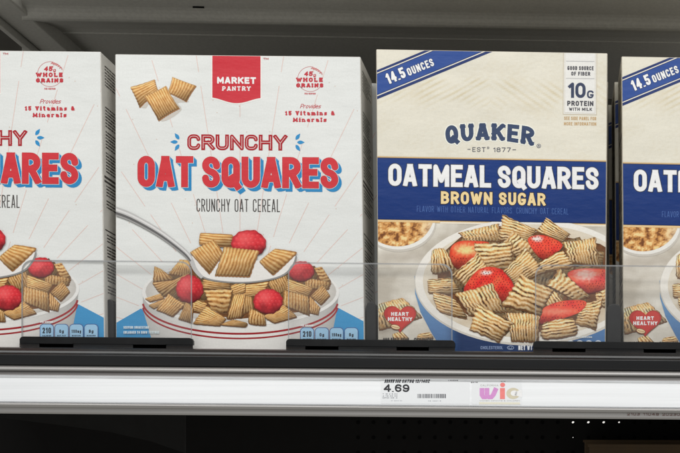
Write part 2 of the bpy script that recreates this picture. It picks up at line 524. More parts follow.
def filler(art, hull, layer, step, size, pal, rough, n):
    """a bed of darker cereal squares showing through the gaps of the pile"""
    rnd = random.Random(len(hull) * 7 + int(step)); k = 0
    x0, x1 = min(p[0] for p in hull), max(p[0] for p in hull); y0, y1 = min(p[1] for p in hull), max(p[1] for p in hull)
    y = y0
    while y <= y1:
        x = x0 + rnd.uniform(0, step)
        while x <= x1:
            if len(clip_convex([(x - .1, y - .1, (0, 0, 0)), (x + .1, y - .1, (0, 0, 0)), (x + .1, y + .1, (0, 0, 0)), (x - .1, y + .1, (0, 0, 0))], hull)) > 2:
                an = rnd.uniform(0, 3.14); h = size * rnd.uniform(.75, 1.0)
                c = [(x + h * .72 * math.cos(an + q * math.pi / 2), y + h * .6 * math.sin(an + q * math.pi / 2)) for q in range(4)]
                cereal(art, c, n - 2, layer + k * .02, rnd.uniform(0, 50), rough=rough, pal=pal, dark=rnd.uniform(.5, .68), N=12)
                k += 1
            x += step * rnd.uniform(.8, 1.1)
        y += step * .6

def raspberry(art, cx, cy, rx, ry, layer, seed):
    rnd = random.Random(seed)
    cells = []
    s = rx * .27
    for j in range(-6, 7):
        for i in range(-6, 7):
            x = (i + .5 * (j % 2)) * s + rnd.uniform(-.12, .12) * s; y = j * s * .86 + rnd.uniform(-.12, .12) * s
            cells.append((cx + x, cy + y))
    def fn(q, x, y):
        d = min((x - a) ** 2 + (y - b_) ** 2 for a, b_ in cells) ** .5 / s
        hx = min(((x + s * .15 - a) ** 2 + (y + s * .2 - b_) ** 2) for a, b_ in cells) ** .5 / s
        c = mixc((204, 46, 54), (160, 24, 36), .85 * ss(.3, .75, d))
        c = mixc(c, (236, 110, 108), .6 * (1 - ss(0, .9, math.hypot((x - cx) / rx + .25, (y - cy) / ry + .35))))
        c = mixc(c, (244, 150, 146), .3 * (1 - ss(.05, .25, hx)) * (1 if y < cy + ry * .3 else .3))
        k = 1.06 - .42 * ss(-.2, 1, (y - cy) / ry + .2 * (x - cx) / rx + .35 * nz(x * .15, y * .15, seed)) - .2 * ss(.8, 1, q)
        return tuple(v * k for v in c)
    out = []
    for k in range(26):
        a = 2 * math.pi * k / 26; b_ = 1 + (.025 if k % 2 else -.02) + .05 * nz(k * .5, seed)
        out.append((cx + rx * b_ * math.cos(a), cy + ry * b_ * math.sin(a)))
    blob(art, out, fn, layer, nr=16, n=3)

def strawberry(art, outline, layer, pale=None, seeds=True, seed=0, base=(212, 44, 38), glint=None):
    P = catmull(outline, 7)
    cx = sum(p[0] for p in P) / len(P); cy = sum(p[1] for p in P) / len(P)
    hh = max(p[1] for p in P) - min(p[1] for p in P)
    def fn(q, x, y):
        c = mixc(base, (240, 92, 60), .5 + .8 * nz(x * .12, y * .12, seed))
        if pale:
            d = math.hypot((x - pale[0]) / pale[2], (y - pale[1]) / pale[3])
            c = mixc(pale[4] if len(pale) > 4 else (240, 170, 110), c, ss(.2, 1.1, d + .35 * nz(x * .5, y * .5, seed)))
        if glint:
            d = math.hypot((x - glint[0]) / glint[2], (y - glint[1]) / glint[3])
            c = mixc((250, 225, 220), c, ss(.1, 1, d + .3 * nz(x * .35, y * .35, seed)))
        k = 1.06 - .5 * ss(0, .62, (y - cy) / hh) - .16 * ss(.85, 1, q) + .12 * nz(x * .4, y * .4, seed + 3)
        return tuple(min(255, v * k) for v in c)
    blob(art, outline, fn, layer, nr=14)
    if seeds:
        rnd = random.Random(seed)
        x0, x1 = min(p[0] for p in P), max(p[0] for p in P); y0, y1 = min(p[1] for p in P), max(p[1] for p in P)
        def inside(x, y, f=.9):
            x, y = cx + (x - cx) / f, cy + (y - cy) / f; c = False
            for i in range(len(P)):
                a, b_ = P[i], P[i - 1]
                if (a[1] > y) != (b_[1] > y) and x < (b_[0] - a[0]) * (y - a[1]) / (b_[1] - a[1]) + a[0]: c = not c
            return c
        st = 3.1
        yy = y0; row = 0
        while yy < y1:
            xx = x0 + (st / 2 if row % 2 else 0)
            while xx < x1:
                sx, sy = xx + rnd.uniform(-.7, .7), yy + rnd.uniform(-.7, .7)
                ok = inside(sx, sy)
                if pale and math.hypot((sx - pale[0]) / pale[2], (sy - pale[1]) / pale[3]) < 1.05: ok = False
                if ok:
                    art.poly(ellipse(sx, sy, .5, .7, 6, rot=20), (128, 26, 22), layer + 1)
                xx += st
            yy += st * .82; row += 1

# ================================================================== WHITE OAT CEREAL BOX
WQ = [(115, 54), (360.6, 56.6), (364.8, 353.8), (115.8, 351.6)]   # TL TR BR BL
NQ = [(376, 49), (607.6, 53), (605.6, 356), (378, 353.9)]

def inset(Q, d):
    cx = sum(p[0] for p in Q) / 4; cy = sum(p[1] for p in Q) / 4
    return [(x + (d if x < cx else -d), y + (d if y < cy else -d)) for x, y in Q]

def carton(name, Q, root, rgb, depth=78):
    v = [W(*p) for p in Q]
    v += [Vector((p.x, depth * K, p.z)) for p in v]
    f = [(0, 3, 2, 1), (4, 5, 6, 7), (0, 1, 5, 4), (1, 2, 6, 5), (2, 3, 7, 6), (3, 0, 4, 7)]
    return obj(name, v, f, M_PRINT, root, cols=[alb(rgb)] * 8, bevel=.0009)

def base_pt(Q):
    a, b_ = W(*Q[3]), W(*Q[2])
    return Vector(((a.x + b_.x) / 2, 39 * K, min(a.z, b_.z)))

def side_print(root, xw, z0, z1, sign, rgb, seed, name='side_lettering'):
    """rows of fine print on a side face (plane x = const); sign +1 faces right"""
    rnd = random.Random(seed); v = []; f = []; c = []
    col = alb(rgb)
    def q(ya, yb, za, zb):
        x = xw(0.5 * (za + zb)) + sign * .00006
        b0 = len(v)
        v.extend([(x, ya, za), (x, yb, za), (x, yb, zb), (x, ya, zb)]); c.extend([col] * 4)
        f.append((b0, b0 + 1, b0 + 2, b0 + 3) if sign > 0 else (b0 + 3, b0 + 2, b0 + 1, b0))
    z = z1 - .008
    while z > z0 + .008:
        kind = rnd.random()
        if kind < .14:
            q(.004, .057, z - rnd.uniform(.0008, .0022), z); z -= .0034
        elif kind < .3:
            h = rnd.uniform(.003, .0065); q(.006, rnd.uniform(.022, .05), z - h, z); z -= h + .003
        elif kind < .40: z -= rnd.uniform(.005, .016)
        else:
            for _ in range(rnd.randint(3, 7)):
                y = .008; e = rnd.uniform(.035, .053)
                while y < e:
                    w = rnd.uniform(.0015, .011); q(y, min(y + w, e), z - .0011, z); y += w + .0008
                z -= .0024
                if z < z0 + .01: break
            z -= .002
    return obj(name, v, f, M_PRINT, root, cols=c)

def white_box():
    root = thing('cereal_box', '', 'cereal box', base_pt(WQ))
    carton('carton', WQ, root, (214, 212, 206))
    CL = inset(WQ, .8)
    # front panel with its radiating hairlines
    a = Art(CL)
    a.grid(112, 50, 368, 356, 16, 18, lambda x, y: (219, 221, 219), 1)
    rx, ry = 240, 345
    L = []
    for k in range(-9, 10):
        ang = math.radians(k * 8.6)
        odd = k % 2
        for (r0, r1) in ((62, 104), (113, 158), (168 + 8 * odd, 210 + 12 * odd), (228 - 6 * odd, 262), (276, 298)):
            if abs(k) > 6: r0 *= .96
            p0 = (rx + r0 * math.sin(ang), ry - r0 * math.cos(ang)); p1 = (rx + r1 * math.sin(ang), ry - r1 * math.cos(ang))
            L.append((p0, p1))
    for p0, p1 in L:
        for pl in ribbon([p0, p1], .62): a.poly(pl, (217, 190, 182), 2)
    rnd = random.Random(4)
    for _ in range(34):
        x, y = rnd.uniform(118, 358), rnd.uniform(60, 320)
        a.poly(ellipse(x, y, .55, .55, 6), (205, 186, 172), 2)
    # blue corner fields
    a.poly([(115, 323.5), (141, 308.5), (160, 320), (160, 356), (115, 356)], (52, 140, 192), 3)
    a.poly([(320, 320), (338.5, 308), (366, 322.5), (367, 356), (320, 356)], (52, 140, 192), 3)
    a.build('front_panel', root)
    # brand tab
    a = Art(CL)
    tab = [(212.4, 54.2), (260.6, 54.8), (260.6, 98.2)] + [(260.6 - 48.2 * t, 98.3 - .5 * t + 5.2 * math.sin(math.pi * t) ** 1.6) for t in [i / 24 for i in range(1, 24)]] + [(212.4, 97.6)]
    big = [(236.5 + (x - 236.5) * 1.045, y + (1.2 if y > 60 else 0)) for x, y in tab]
    a.poly(big, (234, 231, 226), 3); a.poly(tab, (197, 46, 58), 4)
    text(a, 'MARKET', 217.2, 256, 76.9, 83.6, 1.75, (240, 236, 232), 5, slope=.012)
    text(a, 'PANTRY', 222.4, 250.6, 86.4, 90.9, 1.0, (240, 236, 232), 5, serif=.45)
    text(a, 'TM', 263.3, 268.6, 58, 59.9, .5, (170, 60, 60), 3)
    a.build('brand_tab', root)
    # whole grains seal
    a = Art(CL); red = (186, 52, 62)
    for p in ribbon(ellipse(310.3, 79.2, 12.6, 12.4, 30, 130, 285), .5) + ribbon(ellipse(310.3, 79.2, 12.6, 12.4, 24, 35, 145), .5): a.poly(p, (190, 110, 112), 2)
    text(a, '45', 304, 312.6, 71.4, 76.2, 1.3, red, 3, italic=.15); text(a, 'g', 313.2, 316, 73.4, 76.4, .6, red, 3)
    text(a, 'WHOLE', 296.2, 322.8, 77.6, 82.1, 1.45, red, 3, serif=.25); text(a, 'GRAINS', 296.2, 323.4, 83.3, 87.6, 1.45, red, 3, serif=.25)
    text(a, 'PER SERVING', 304.6, 315.6, 92.9, 94.6, .4, red, 3, gap=.3)
    for i in range(6):
        t = i / 5
        a.poly(ellipse(312 + 8.5 * t, 67.6 + 4.6 * t * t + .6, 1.4, .55, 10, rot=-30), (196, 120, 118), 3 + i * .05)
        a.poly(ellipse(313.4 + 8.5 * t, 66.4 + 4.8 * t * t + 2.6, 1.4, .5, 10, rot=75), (196, 120, 118), 3.5 + i * .05)
    text(a, 'Provides', 300, 320.4, 104, 108.4, .55, red, 3, italic=.35)
    text(a, '15 Vitamins &', 285, 334.4, 111.0, 115.5, 1.25, red, 3, serif=.42)
    text(a, 'Minerals', 293.2, 326.6, 117.6, 122.1, 1.25, red, 3, serif=.42)
    a.build('grain_seal', root)
    # title
    a = Art(CL)
    RED = (200, 52, 60); BLUE = (42, 130, 184); WHT = (236, 232, 226)
    for (s, x0, x1) in (('OAT', 137.8, 193.2), ('SQUARES', 202.4, 338.2)):
        y0 = 156 + (x0 - 137) * .01
        for (rgb, br, ly, ex) in ((BLUE, 6.9, 4, dict(extr=3.4)), (WHT, 7.7, 5, {}), ((150, 56, 62), 6.95, 6, {}), (RED, 6.5, 7, {})):
            text(a, s, x0, x1, y0, y0 + 30.8, 6.45, rgb, ly, slope=.008, brush=br, gap=1.9, space=.5, r=6.2, **ex)
    for (rgb, br, ly) in (((164, 26, 38), 3.8, 4), ((226, 206, 202), .5, 5)):
        text(a, 'CRUNCHY', 187.8, 286.8, 134.8, 149.6, 2.9, rgb, ly, slope=.006, brush=br, gap=1.9, r=3.6)
    for cx, cy, sg in ((176.6, 142, 1), (298.4, 142.4, -1)):
        for ang, rr in ((180, 5.2), (125, 5.4), (235, 5.4)):
            r_ = math.radians(ang); ox, oy = cx + sg * 4.4, cy
            mx, my = ox + sg * math.cos(r_) * 6.6, oy - math.sin(r_) * 6.6
            P = [(mx + sg * (math.cos(r_) * q - math.sin(r_) * w), my - (math.sin(r_) * q + math.cos(r_) * w)) for q, w in ((-3.4, 0), (-1.6, 1.5), (.6, 1.7), (2.6, .8), (4, 0), (2.6, -.8), (.6, -1.7), (-1.6, -1.5))]
            a.poly(catmull(P, 3), (48, 138, 194), 4)
    text(a, 'CRUNCHY OAT CEREAL', 196.6, 280, 198.8, 211.6, .95, (72, 68, 66), 4, slope=.006, gap=1.25, r=2.0, space=.7)
    a.build('title_lettering', root)
    # three squares at the top
    a = Art(CL)
    o = lambda L_, X=130, Y=70, S=7.54: [(X + x / S, Y + y / S) for x, y in L_]
    a.poly(catmull(o([(70, 270), (120, 290), (150, 260), (220, 380), (300, 370), (390, 300), (360, 250), (430, 245), (440, 235), (380, 200), (200, 220)]), 3), (196, 190, 182), 3)
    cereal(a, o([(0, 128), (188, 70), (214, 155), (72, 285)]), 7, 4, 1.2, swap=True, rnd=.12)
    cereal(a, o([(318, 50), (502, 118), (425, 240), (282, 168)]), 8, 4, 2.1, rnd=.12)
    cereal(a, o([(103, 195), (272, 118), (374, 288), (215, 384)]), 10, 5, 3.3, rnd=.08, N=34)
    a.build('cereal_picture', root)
    # bowl
    a = Art(CL)
    body = [(142.8, 292), (143.2, 310), (151, 337), (158, 356)] + [(322, 356), (331, 340), (337, 310), (338.8, 292)]
    x0 = 141; 
    a.poly(body, (212, 210, 206), 4)
    for k in range(26):
        pass
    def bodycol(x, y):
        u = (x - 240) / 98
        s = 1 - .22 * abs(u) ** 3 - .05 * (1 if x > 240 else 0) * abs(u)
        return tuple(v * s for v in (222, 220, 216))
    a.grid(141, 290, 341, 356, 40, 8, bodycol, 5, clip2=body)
    for yy, ry_, tt in ((301.5, 32.3, 1.9), (305.5, 33, 1.6)):
        arc = ellipse(240.3, yy, 97.5, ry_, 60, 4, 176)
        for p in ribbon(arc, tt): a.poly(p, (150, 30, 36), 6)
    # rim and milk
    a.poly(ellipse(240.8, 292.5, 98.6, 33.2, 64), (226, 225, 222), 7)
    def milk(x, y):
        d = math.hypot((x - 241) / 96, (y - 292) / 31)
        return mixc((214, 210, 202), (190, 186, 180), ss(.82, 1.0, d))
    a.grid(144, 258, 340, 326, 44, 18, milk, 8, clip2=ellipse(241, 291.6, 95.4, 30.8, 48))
    bowl = a.build('bowl_picture', root)
    a = Art(CL)
    Z1 = lambda L_: [(140 + x / 5.33, 260 + y / 5.33) for x, y in L_]
    Z2 = lambda L_: [(240 + x / 5.327, 260 + y / 5.327) for x, y in L_]
    pile = [(158, 280), (180, 262), (215, 275), (280, 275), (318, 268), (329, 292), (318, 306), (296, 316), (262, 322), (215, 318), (180, 313), (163, 302)]
    a.grid(150, 258, 335, 325, 44, 16, lambda x, y: mixc((96, 58, 28), (130, 86, 48), .5 + nz(x * .2, y * .2, 3)), 9, clip2=[(162, 283), (180, 266), (315, 266), (326, 292), (300, 312), (240, 319), (186, 312), (166, 299)])
    cs = [
     (Z1([(215, 0), (262, 5), (272, 92), (155, 72)]), 9, 1, 0, 10), (Z1([(80, 35), (112, 50), (182, 100), (70, 118)]), 6, 2, 0, 10),
     (Z1([(345, 95), (475, 108), (482, 165), (335, 150)]), 5, 3, 1, 10), (Z2([(150, 118), (245, 85), (262, 150), (190, 190)]), 8, 4, 0, 10),
     (Z2([(-5, 140), (150, 115), (115, 195), (0, 195)]), 6, 5, 1, 10), (Z2([(398, 45), (436, 38), (484, 112), (440, 128)]), 5, 6, 1, 10),
     (Z1([(485, 140), (560, 110), (560, 170), (500, 190)]), 5, 6.4, 1, 10),
     (Z1([(68, 118), (175, 112), (268, 66), (128, 198)]), 6, 7, 1, 11), (Z2([(345, 92), (482, 122), (468, 155), (352, 150)]), 9, 8, 0, 11),
     (Z2([(258, 100), (385, 150), (362, 192), (252, 162)]), 6, 9, 1, 11), (Z1([(30, 205), (108, 180), (128, 204), (55, 222)]), 4, 10, 1, 12),
     (Z1([(48, 240), (128, 208), (130, 235), (75, 258)]), 4, 11, 1, 12), (Z2([(440, 133), (478, 190), (432, 238), (380, 192)]), 7, 12, 0, 12),
     (Z1([(285, 205), (358, 232), (332, 282), (285, 268)]), 6, 13, 1, 12), (Z1([(345, 165), (492, 158), (462, 288), (385, 268)]), 5, 14, 1, 13),
     (Z2([(372, 192), (425, 252), (415, 288), (368, 280)]), 5, 15, 0, 12), (Z2([(-2, 185), (62, 200), (72, 262), (-15, 300)]), 7, 16, 0, 13),
     (Z1([(502, 188), (560, 186), (540, 300), (462, 312)]), 6, 17, 0, 14), (Z1([(154, 184), (238, 240), (175, 298), (92, 264)]), 8, 18, 0, 14),
     (Z2([(238, 162), (362, 196), (368, 292), (232, 238)]), 9, 19, 0, 14), (Z1([(250, 222), (284, 258), (276, 332), (208, 312)]), 7, 20, 0, 15),
     (Z1([(358, 246), (455, 312), (425, 348), (286, 338)]), 9, 21, 1, 15), (Z2([(232, 240), (302, 302), (185, 334), (128, 300)]), 9, 22, 0, 15),
     (Z2([(55, 258), (128, 295), (138, 346), (46, 338)]), 6, 23, 0, 16), (Z1([(430, 345), (500, 318), (572, 336), (560, 356)]), 8, 24, 0, 16),
    ]
    filler(a, [(165, 283), (182, 268), (312, 268), (322, 292), (298, 309), (240, 314), (190, 309), (170, 298)], 9.1, 15, 12, 0, .1, 8)
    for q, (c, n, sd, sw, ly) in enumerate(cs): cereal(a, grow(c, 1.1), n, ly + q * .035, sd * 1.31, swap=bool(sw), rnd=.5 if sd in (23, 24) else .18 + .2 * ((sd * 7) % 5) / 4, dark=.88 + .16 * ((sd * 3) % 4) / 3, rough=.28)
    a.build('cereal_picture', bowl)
    a = Art(CL)
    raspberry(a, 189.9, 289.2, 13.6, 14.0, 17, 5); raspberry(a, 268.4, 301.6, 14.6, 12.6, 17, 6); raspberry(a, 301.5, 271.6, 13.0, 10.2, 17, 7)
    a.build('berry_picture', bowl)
    # spoon
    a = Art(CL)
    low = [(190.5, 258), (193, 268), (201, 277), (215, 281.6), (242, 283.6), (268, 281), (285, 275.5), (294, 266), (297, 258)]
    sp = catmull(low, 4, closed=False)
    top = [(297, 256), (280, 259), (241, 262), (205, 262), (192, 256)]
    a.poly(sp + top, (138, 136, 134), 18)
    a.poly([(243.5 + (x - 243.5) * .975, y - 1.5) for x, y in sp] + top, (226, 223, 219), 18.5)
    hT = catmull([(114, 207.5), (132.6, 214.6), (159, 229.5), (180.3, 245.5), (190.5, 255.8), (196, 268), (203, 276)], 5, closed=False)
    for off, w, c, ly in ((1.2, 6.6, (186, 185, 184), 19), (3.2, 2.6, (96, 95, 95), 20), (.2, 1.6, (214, 213, 212), 20), (4.5, 1.2, (150, 149, 148), 21)):
        P = []; Wd = []
        for i, (x, y) in enumerate(hT):
            t = i / (len(hT) - 1); kx = 1.25 - .75 * t
            P.append((x - off * .55 * kx, y + off * .9 * kx + 1.2)); Wd.append(w * kx)
        if w < 3: P, Wd = P[:-9], Wd[:-9]
        a.polys(ribbon(P, Wd), c, ly)
    spoon = a.build('spoon_picture', root)
    a = Art(CL)
    Z3 = lambda L_: [(180 + x / 5.667, 220 + y / 5.667) for x, y in L_]
    cereal(a, Z3([(112, 72), (305, 82), (300, 158), (105, 138)]), 4.5, 22, 31, swap=True, rnd=.32)
    cereal(a, Z3([(52, 182), (195, 108), (250, 185), (168, 312)]), 9, 23.1, 32.2, rnd=.3)
    cereal(a, Z3([(540, 160), (672, 180), (528, 318), (445, 236)]), 7, 23.2, 33.4, swap=True, rnd=.36)
    raspberry(a, 249, 244, 17.5, 13.8, 23.4, 9)
    cereal(a, Z3([(248, 150), (454, 172), (398, 325), (194, 318)]), 10, 24, 34.1, rnd=.24, N=34)
    a.build('cereal_picture', spoon)
    # nutrition tiles and small print
    a = Art(CL)
    for k, (s, w) in enumerate((('210', 8.6), ('0g', 4.6), ('190mg', 9.4), ('9g', 4.6))):
        x0 = 301 + k * 14.7; x1 = x0 + 12.8
        P = [(x0, 341.5)] + ellipse(x0 + 3.6, 331.4, 3.6, 3.2, 6, 180, 270) + ellipse(x1 - 3.6, 331.4, 3.6, 3.2, 6, 270, 360) + [(x1, 341.5)]
        cx = (x0 + x1) / 2
        a.poly([(cx + (x - cx) * 1.09, 335 + (y - 335) * 1.09) for x, y in P], (58, 84, 140), 20); a.poly(P, (150, 190, 218), 21)
        hh = 331.2 if k == 0 else 333.2
        text(a, s, cx - w / 2, cx + w / 2, hh, 337 if k == 0 else 336.6, 1.15 if k == 0 else .8, (24, 34, 48), 22, gap=.7)
        text(a, ('CALORIES', 'SAT FAT', 'SODIUM', 'SUGARS')[k], cx - 4.4, cx + 4.4, 338.6, 340, .4, (24, 40, 70), 22, gap=.3)
    text(a, 'PER SERVING', 301, 313.4, 324.8, 326.6, .5, (246, 248, 250), 20, gap=.4)
    text(a, 'SERVING SUGGESTION', 124, 149, 326.2, 328.8, .6, (214, 228, 238), 20, gap=.4)
    text(a, 'ENLARGED TO SHOW TEXTURE', 124, 159.6, 331.2, 333.8, .6, (214, 228, 238), 20, gap=.4)
    a.build('nutrition_tiles', root)
    TR, BR = W(*WQ[1]), W(*WQ[2])
    side_print(root, lambda z: TR.x + (BR.x - TR.x) * (TR.z - z) / (TR.z - BR.z), BR.z, TR.z, 1, (74, 70, 68), 11)
    return root

# ================================================================== NAVY AND CREAM OAT CEREAL BOX
def navy_box():
    root = thing('cereal_box', '', 'cereal box', base_pt(NQ))
    carton('carton', NQ, root, (196, 190, 176))
    CL = inset(NQ, .8)
    sl = .0185
    def bl(x, y): return y + sl * (x - 377)
    # cream field with the faint print of a ploughed field
    a = Art(CL)
    def cream(x, y):
        c = (218, 214, 200)
        v = .5 * nz(x * .03, y * .05, 2) + .35 * nz(x * .3, y * .4, 7)
        c = mixc(c, (204, 193, 168), max(0, v) * .8); c = mixc(c, (229, 223, 206), max(0, -v) * .9)
        yy = (y - 88 - .03 * (x - 480))
        if -14 < yy < 26:
            q = math.sin((x * .55 + y * 1.0 + 6 * nz(x * .02, 0, 0)) * 1.05) if x < 490 else math.sin((x * .62 - y * .9) * .95)
            c = mixc(c, (200, 186, 152), .75 * max(0, q) * ss(-14, -4, yy) * (1 - ss(10, 26, yy)) * (.5 + nz(x * .05, y * .08, 4)))
        return c
    a.grid(374, 46, 610, 166, 150, 76, cream, 1)
    a.build('front_panel', root)
    # ounces ribbon
    a = Art(CL)
    def rib(y0l, y1l, rgb, ly):   # between two parallel slanted lines given by y at x=377
        s = -.4125
        P = [(377 - 4, y0l + 1.65), (377 + 130, y0l + s * 130), (377 + 130, y1l + s * 130), (377 - 4, y1l + 1.65)]
        a.poly(P, rgb, ly)
    rib(70.2, 99.4, (26, 48, 104), 3)
    rib(72.8, 73.8, (226, 220, 204), 4); rib(95.4, 96.4, (226, 220, 204), 4)
    rib(74.6, 94.6, (38, 72, 142), 4)
    ang = math.atan(-.4125)
    def wr(x0, y0):
        def f(X, Y):
            dx_, dy_ = X - x0, Y - y0
            return (x0 + dx_ * math.cos(ang) - dy_ * math.sin(ang) * -1 * -1, y0 + dx_ * math.sin(ang) + dy_ * math.cos(ang))
        return f
    w = wr(388.5, 84.5)
    rb = a.build('ribbon_banner', root)
    a = Art(CL)
    for rgb, e, ly in (((34, 50, 92), 1.0, 5), ((240, 238, 232), 0, 6)):
        text(a, '14.5', 388.5, 408.0, 73.6, 84.6, 2.3, rgb, ly, brush=2.3 + e, gap=1.0, warp=w)
        text(a, 'OUNCES', 410.6, 438.4, 76.8, 84.6, 1.45, rgb, ly, brush=1.45 + e * .8, gap=1.1, warp=w)
    a.build('ribbon_lettering', rb)
    # arched brand lettering
    a = Art(CL)
    def arch(X, Y):
        u = (X - 489) / 47
        base = 140.3
        hgt = 1.0
        yy = base + (Y - base) * (1.0 - .10 * (1 - u * u)) + 6.2 * u * u + .012 * (X - 489)
        xx = X + u * .11 * (Y - base) * -1
        return xx, yy
    for rgb, e, ly in (((236, 232, 220), 2.4, 3), ((50, 66, 98), .15, 4)):
        text(a, 'QUAKER', 446.5, 533, 121.4, 140.3, 4.3, rgb, ly, brush=4.3 + e, gap=1.35, serif=.65, r=6.5, warp=arch)
    for rgb, rr_, ly in (((50, 66, 98), 2.1, 4), ((222, 216, 200), 1.55, 5)): a.poly(ellipse(538.8, 146, rr_, rr_, 16), rgb, ly)
    text(a, 'R', 538, 539.7, 145, 147.1, .45, (50, 66, 98), 6)
    text(a, '-', 467.5, 470.5, 147.2, 151.6, .7, (70, 70, 82), 3); text(a, 'EST', 472.4, 485.6, 147.3, 151.9, .65, (60, 64, 80), 3, serif=.3, gap=.7)
    text(a, 'D', 487.2, 489.2, 146.8, 149, .5, (60, 64, 80), 3); text(a, '1877', 493, 510.8, 147.6, 152.1, .7, (60, 64, 80), 3, serif=.15, gap=.9); text(a, '-', 512.4, 516, 147.6, 152.1, .7, (70, 70, 82), 3)
    a.build('brand_lettering', root)
    # protein panel
    a = Art(CL)
    for d, rgb, ly in ((0, (196, 184, 160), 3), (.6, (222, 221, 216), 4), (1.6, (206, 198, 182), 5), (2.0, (224, 223, 219), 6)):
        a.poly([(563.2 + d, 40), (597.2 - d, 40), (596.8 - d, 115.2 - d), (562.8 + d, 114.6 - d)], rgb, ly)
    for yy in (61, 78.2): a.poly([(566, yy), (594.4, yy + .4), (594.4, yy + 1), (566, yy + .6)], (176, 176, 176), 7)
    nv = (52, 62, 88); bk = (62, 62, 70)
    text(a, 'GOOD SOURCE', 567.4, 593.6, 66.2, 70.2, .9, bk, 7, gap=.55, slope=.012); text(a, 'OF FIBER', 571.2, 590.2, 71.8, 75.7, .9, bk, 7, gap=.6, slope=.012)
    text(a, '10', 567.6, 585.6, 82.6, 98.0, 3.1, nv, 7, gap=1.2, slope=.012); text(a, 'G', 587, 593.6, 90.6, 98.5, 1.7, nv, 7)
    text(a, 'PROTEIN', 567.2, 593.4, 100.9, 106.0, 1.2, bk, 7, gap=.75, slope=.012); text(a, 'WITH MILK', 569, 592, 107.6, 110.9, .75, bk, 7, gap=.6, slope=.012)
    text(a, 'SEE SIDE PANEL FOR', 564.2, 596.2, 116.6, 120.0, .6, (186, 152, 104), 3, gap=.5, slope=.012); text(a, 'MORE INFORMATION', 564, 596.2, 122, 125.4, .6, (186, 152, 104), 3, gap=.5, slope=.012)
    a.build('protein_panel', root)
    # lower photograph background (tabletop)
    a = Art(CL)
    def table(x, y):
        v = nz(x * .025, y * .03, 11) + .4 * nz(x * .12, y * .12, 3)
        c = mixc((208, 202, 190), (184, 176, 162), ss(-.1, .5, v))
        c = mixc(c, (228, 224, 214), ss(.1, .5, -v))
        c = mixc(c, (150, 140, 128), .7 * math.exp(-((x - 384) ** 2 / 90 + (y - 330) ** 2 / 20)))
        c = mixc(c, (168, 158, 146), .5 * math.exp(-((x - 404) ** 2 / 900 + (y - 257) ** 2 / 22)))
        # pale gold rule under the band
        return c
    a.grid(374, 217, 610, 357, 80, 48, table, 1)
    a.poly([(374, bl(374, 219.2)), (610, bl(610, 219.2)), (610, bl(610, 221.6)), (374, bl(374, 221.6))], (222, 190, 140), 2)
    a.poly([(374, bl(374, 220.8)), (610, bl(610, 220.8)), (610, bl(610, 222.4)), (374, bl(374, 222.4))], (232, 222, 204), 3)
    a.build('tabletop_picture', root)
    # sugar bowl
    a = Art(CL)
    a.poly(ellipse(399, 222, 37.5, 30, 48), (196, 190, 180), 4, clip2=[(370, 221), (440, 222.4), (440, 262), (370, 262)])
    a.poly(ellipse(398.6, 221, 36.6, 28.6, 48), (228, 226, 220), 5, clip2=[(370, 221), (440, 222.4), (440, 262), (370, 262)])
    def sug(x, y):
        v = nz(x * .19, y * .22, 1) * .85 + nz(x * .6, y * .7, 5) * .5
        c = mixc((202, 144, 80), (244, 206, 146), ss(0, .5, v)); c = mixc(c, (112, 64, 28), ss(.03, .5, -v))
        return mixc(c, (222, 204, 176), ss(414, 434, x + 2 * v) * .75)
    a.grid(374, 220, 434, 250, 74, 40, sug, 6, clip2=[p for p in ellipse(397.6, 214, 36.5, 32.5, 40)])
    a.poly([(374, bl(374, 219.2)), (440, bl(440, 219.2)), (440, bl(440, 221.8)), (374, bl(374, 221.8))], (222, 190, 140), 7)
    a.build('sugar_bowl_picture', root)
    # name band
    a = Art(CL)
    bd = lambda y0, y1, rgb, ly: a.poly([(374, bl(374, y0)), (610, bl(610, y0)), (610, bl(610, y1)), (374, bl(374, y1))], rgb, ly)
    bd(156.3, 158.4, (204, 172, 122), 8); bd(157.6, 219.6, (26, 40, 84), 9)
    a.grid(374, 155, 610, 228, 12, 6, lambda x, y: mixc((10, 52, 120), (6, 44, 108), (y - 158) / 66), 10, clip2=[(370, bl(370, 158.4)), (612, bl(612, 158.4)), (612, bl(612, 218.9)), (370, bl(370, 218.9))])
    band = a.build('name_band', root)
    a = Art(CL)
    for s, x0, x1 in (('OATMEAL', 388.6, 491), ('SQUARES', 498, 598.4)):
        y0 = 163.9 + .0185 * (x0 - 388)
        for rgb, e, ly in (((40, 40, 52), 1.7, 11), ((184, 186, 192), .55, 12), ((240, 240, 240), 0, 13)):
            text(a, s, x0, x1, y0, y0 + 21.9, 4.25, rgb, ly, brush=4.25 + e, slope=sl, gap=1.9, r=5)
    for s, x0, x1 in (('BROWN', 441, 492.4), ('SUGAR', 499, 545.4)):
        y0 = 191.4 + .0185 * (x0 - 441)
        for rgb, e, ly in (((40, 34, 40), 1.5, 11), ((240, 206, 152), 0, 12)):
            text(a, s, x0, x1, y0, y0 + 12.6, 2.7, rgb, ly, brush=2.7 + e, slope=sl, gap=1.7, r=3.2)
    text(a, 'FLAVOR WITH OTHER NATURAL FLAVORS. CRUNCHY OAT CEREAL', 417, 568.4, 205.9, 211.9, .42, (72, 104, 166), 11, slope=sl, gap=.9, space=.8, r=1.2)
    a.build('band_lettering', band)
    # bowl
    a = Art(CL)
    BE = dict(cx=528, cy=282, rx=113.5, ry=63.5)
    def blue(x, y):
        c = mixc((104, 148, 188), (74, 116, 166), ss(286, 335, y))
        k = ss(445, 462, x) * (1 - ss(560, 590, x))
        return mixc(c, (34, 54, 94), k)
    skirt = [(414.3, 276), (416, 300), (424, 322), (436, 340), (446, 358), (612, 358), (612, 290), (560, 300), (470, 318), (430, 300)]
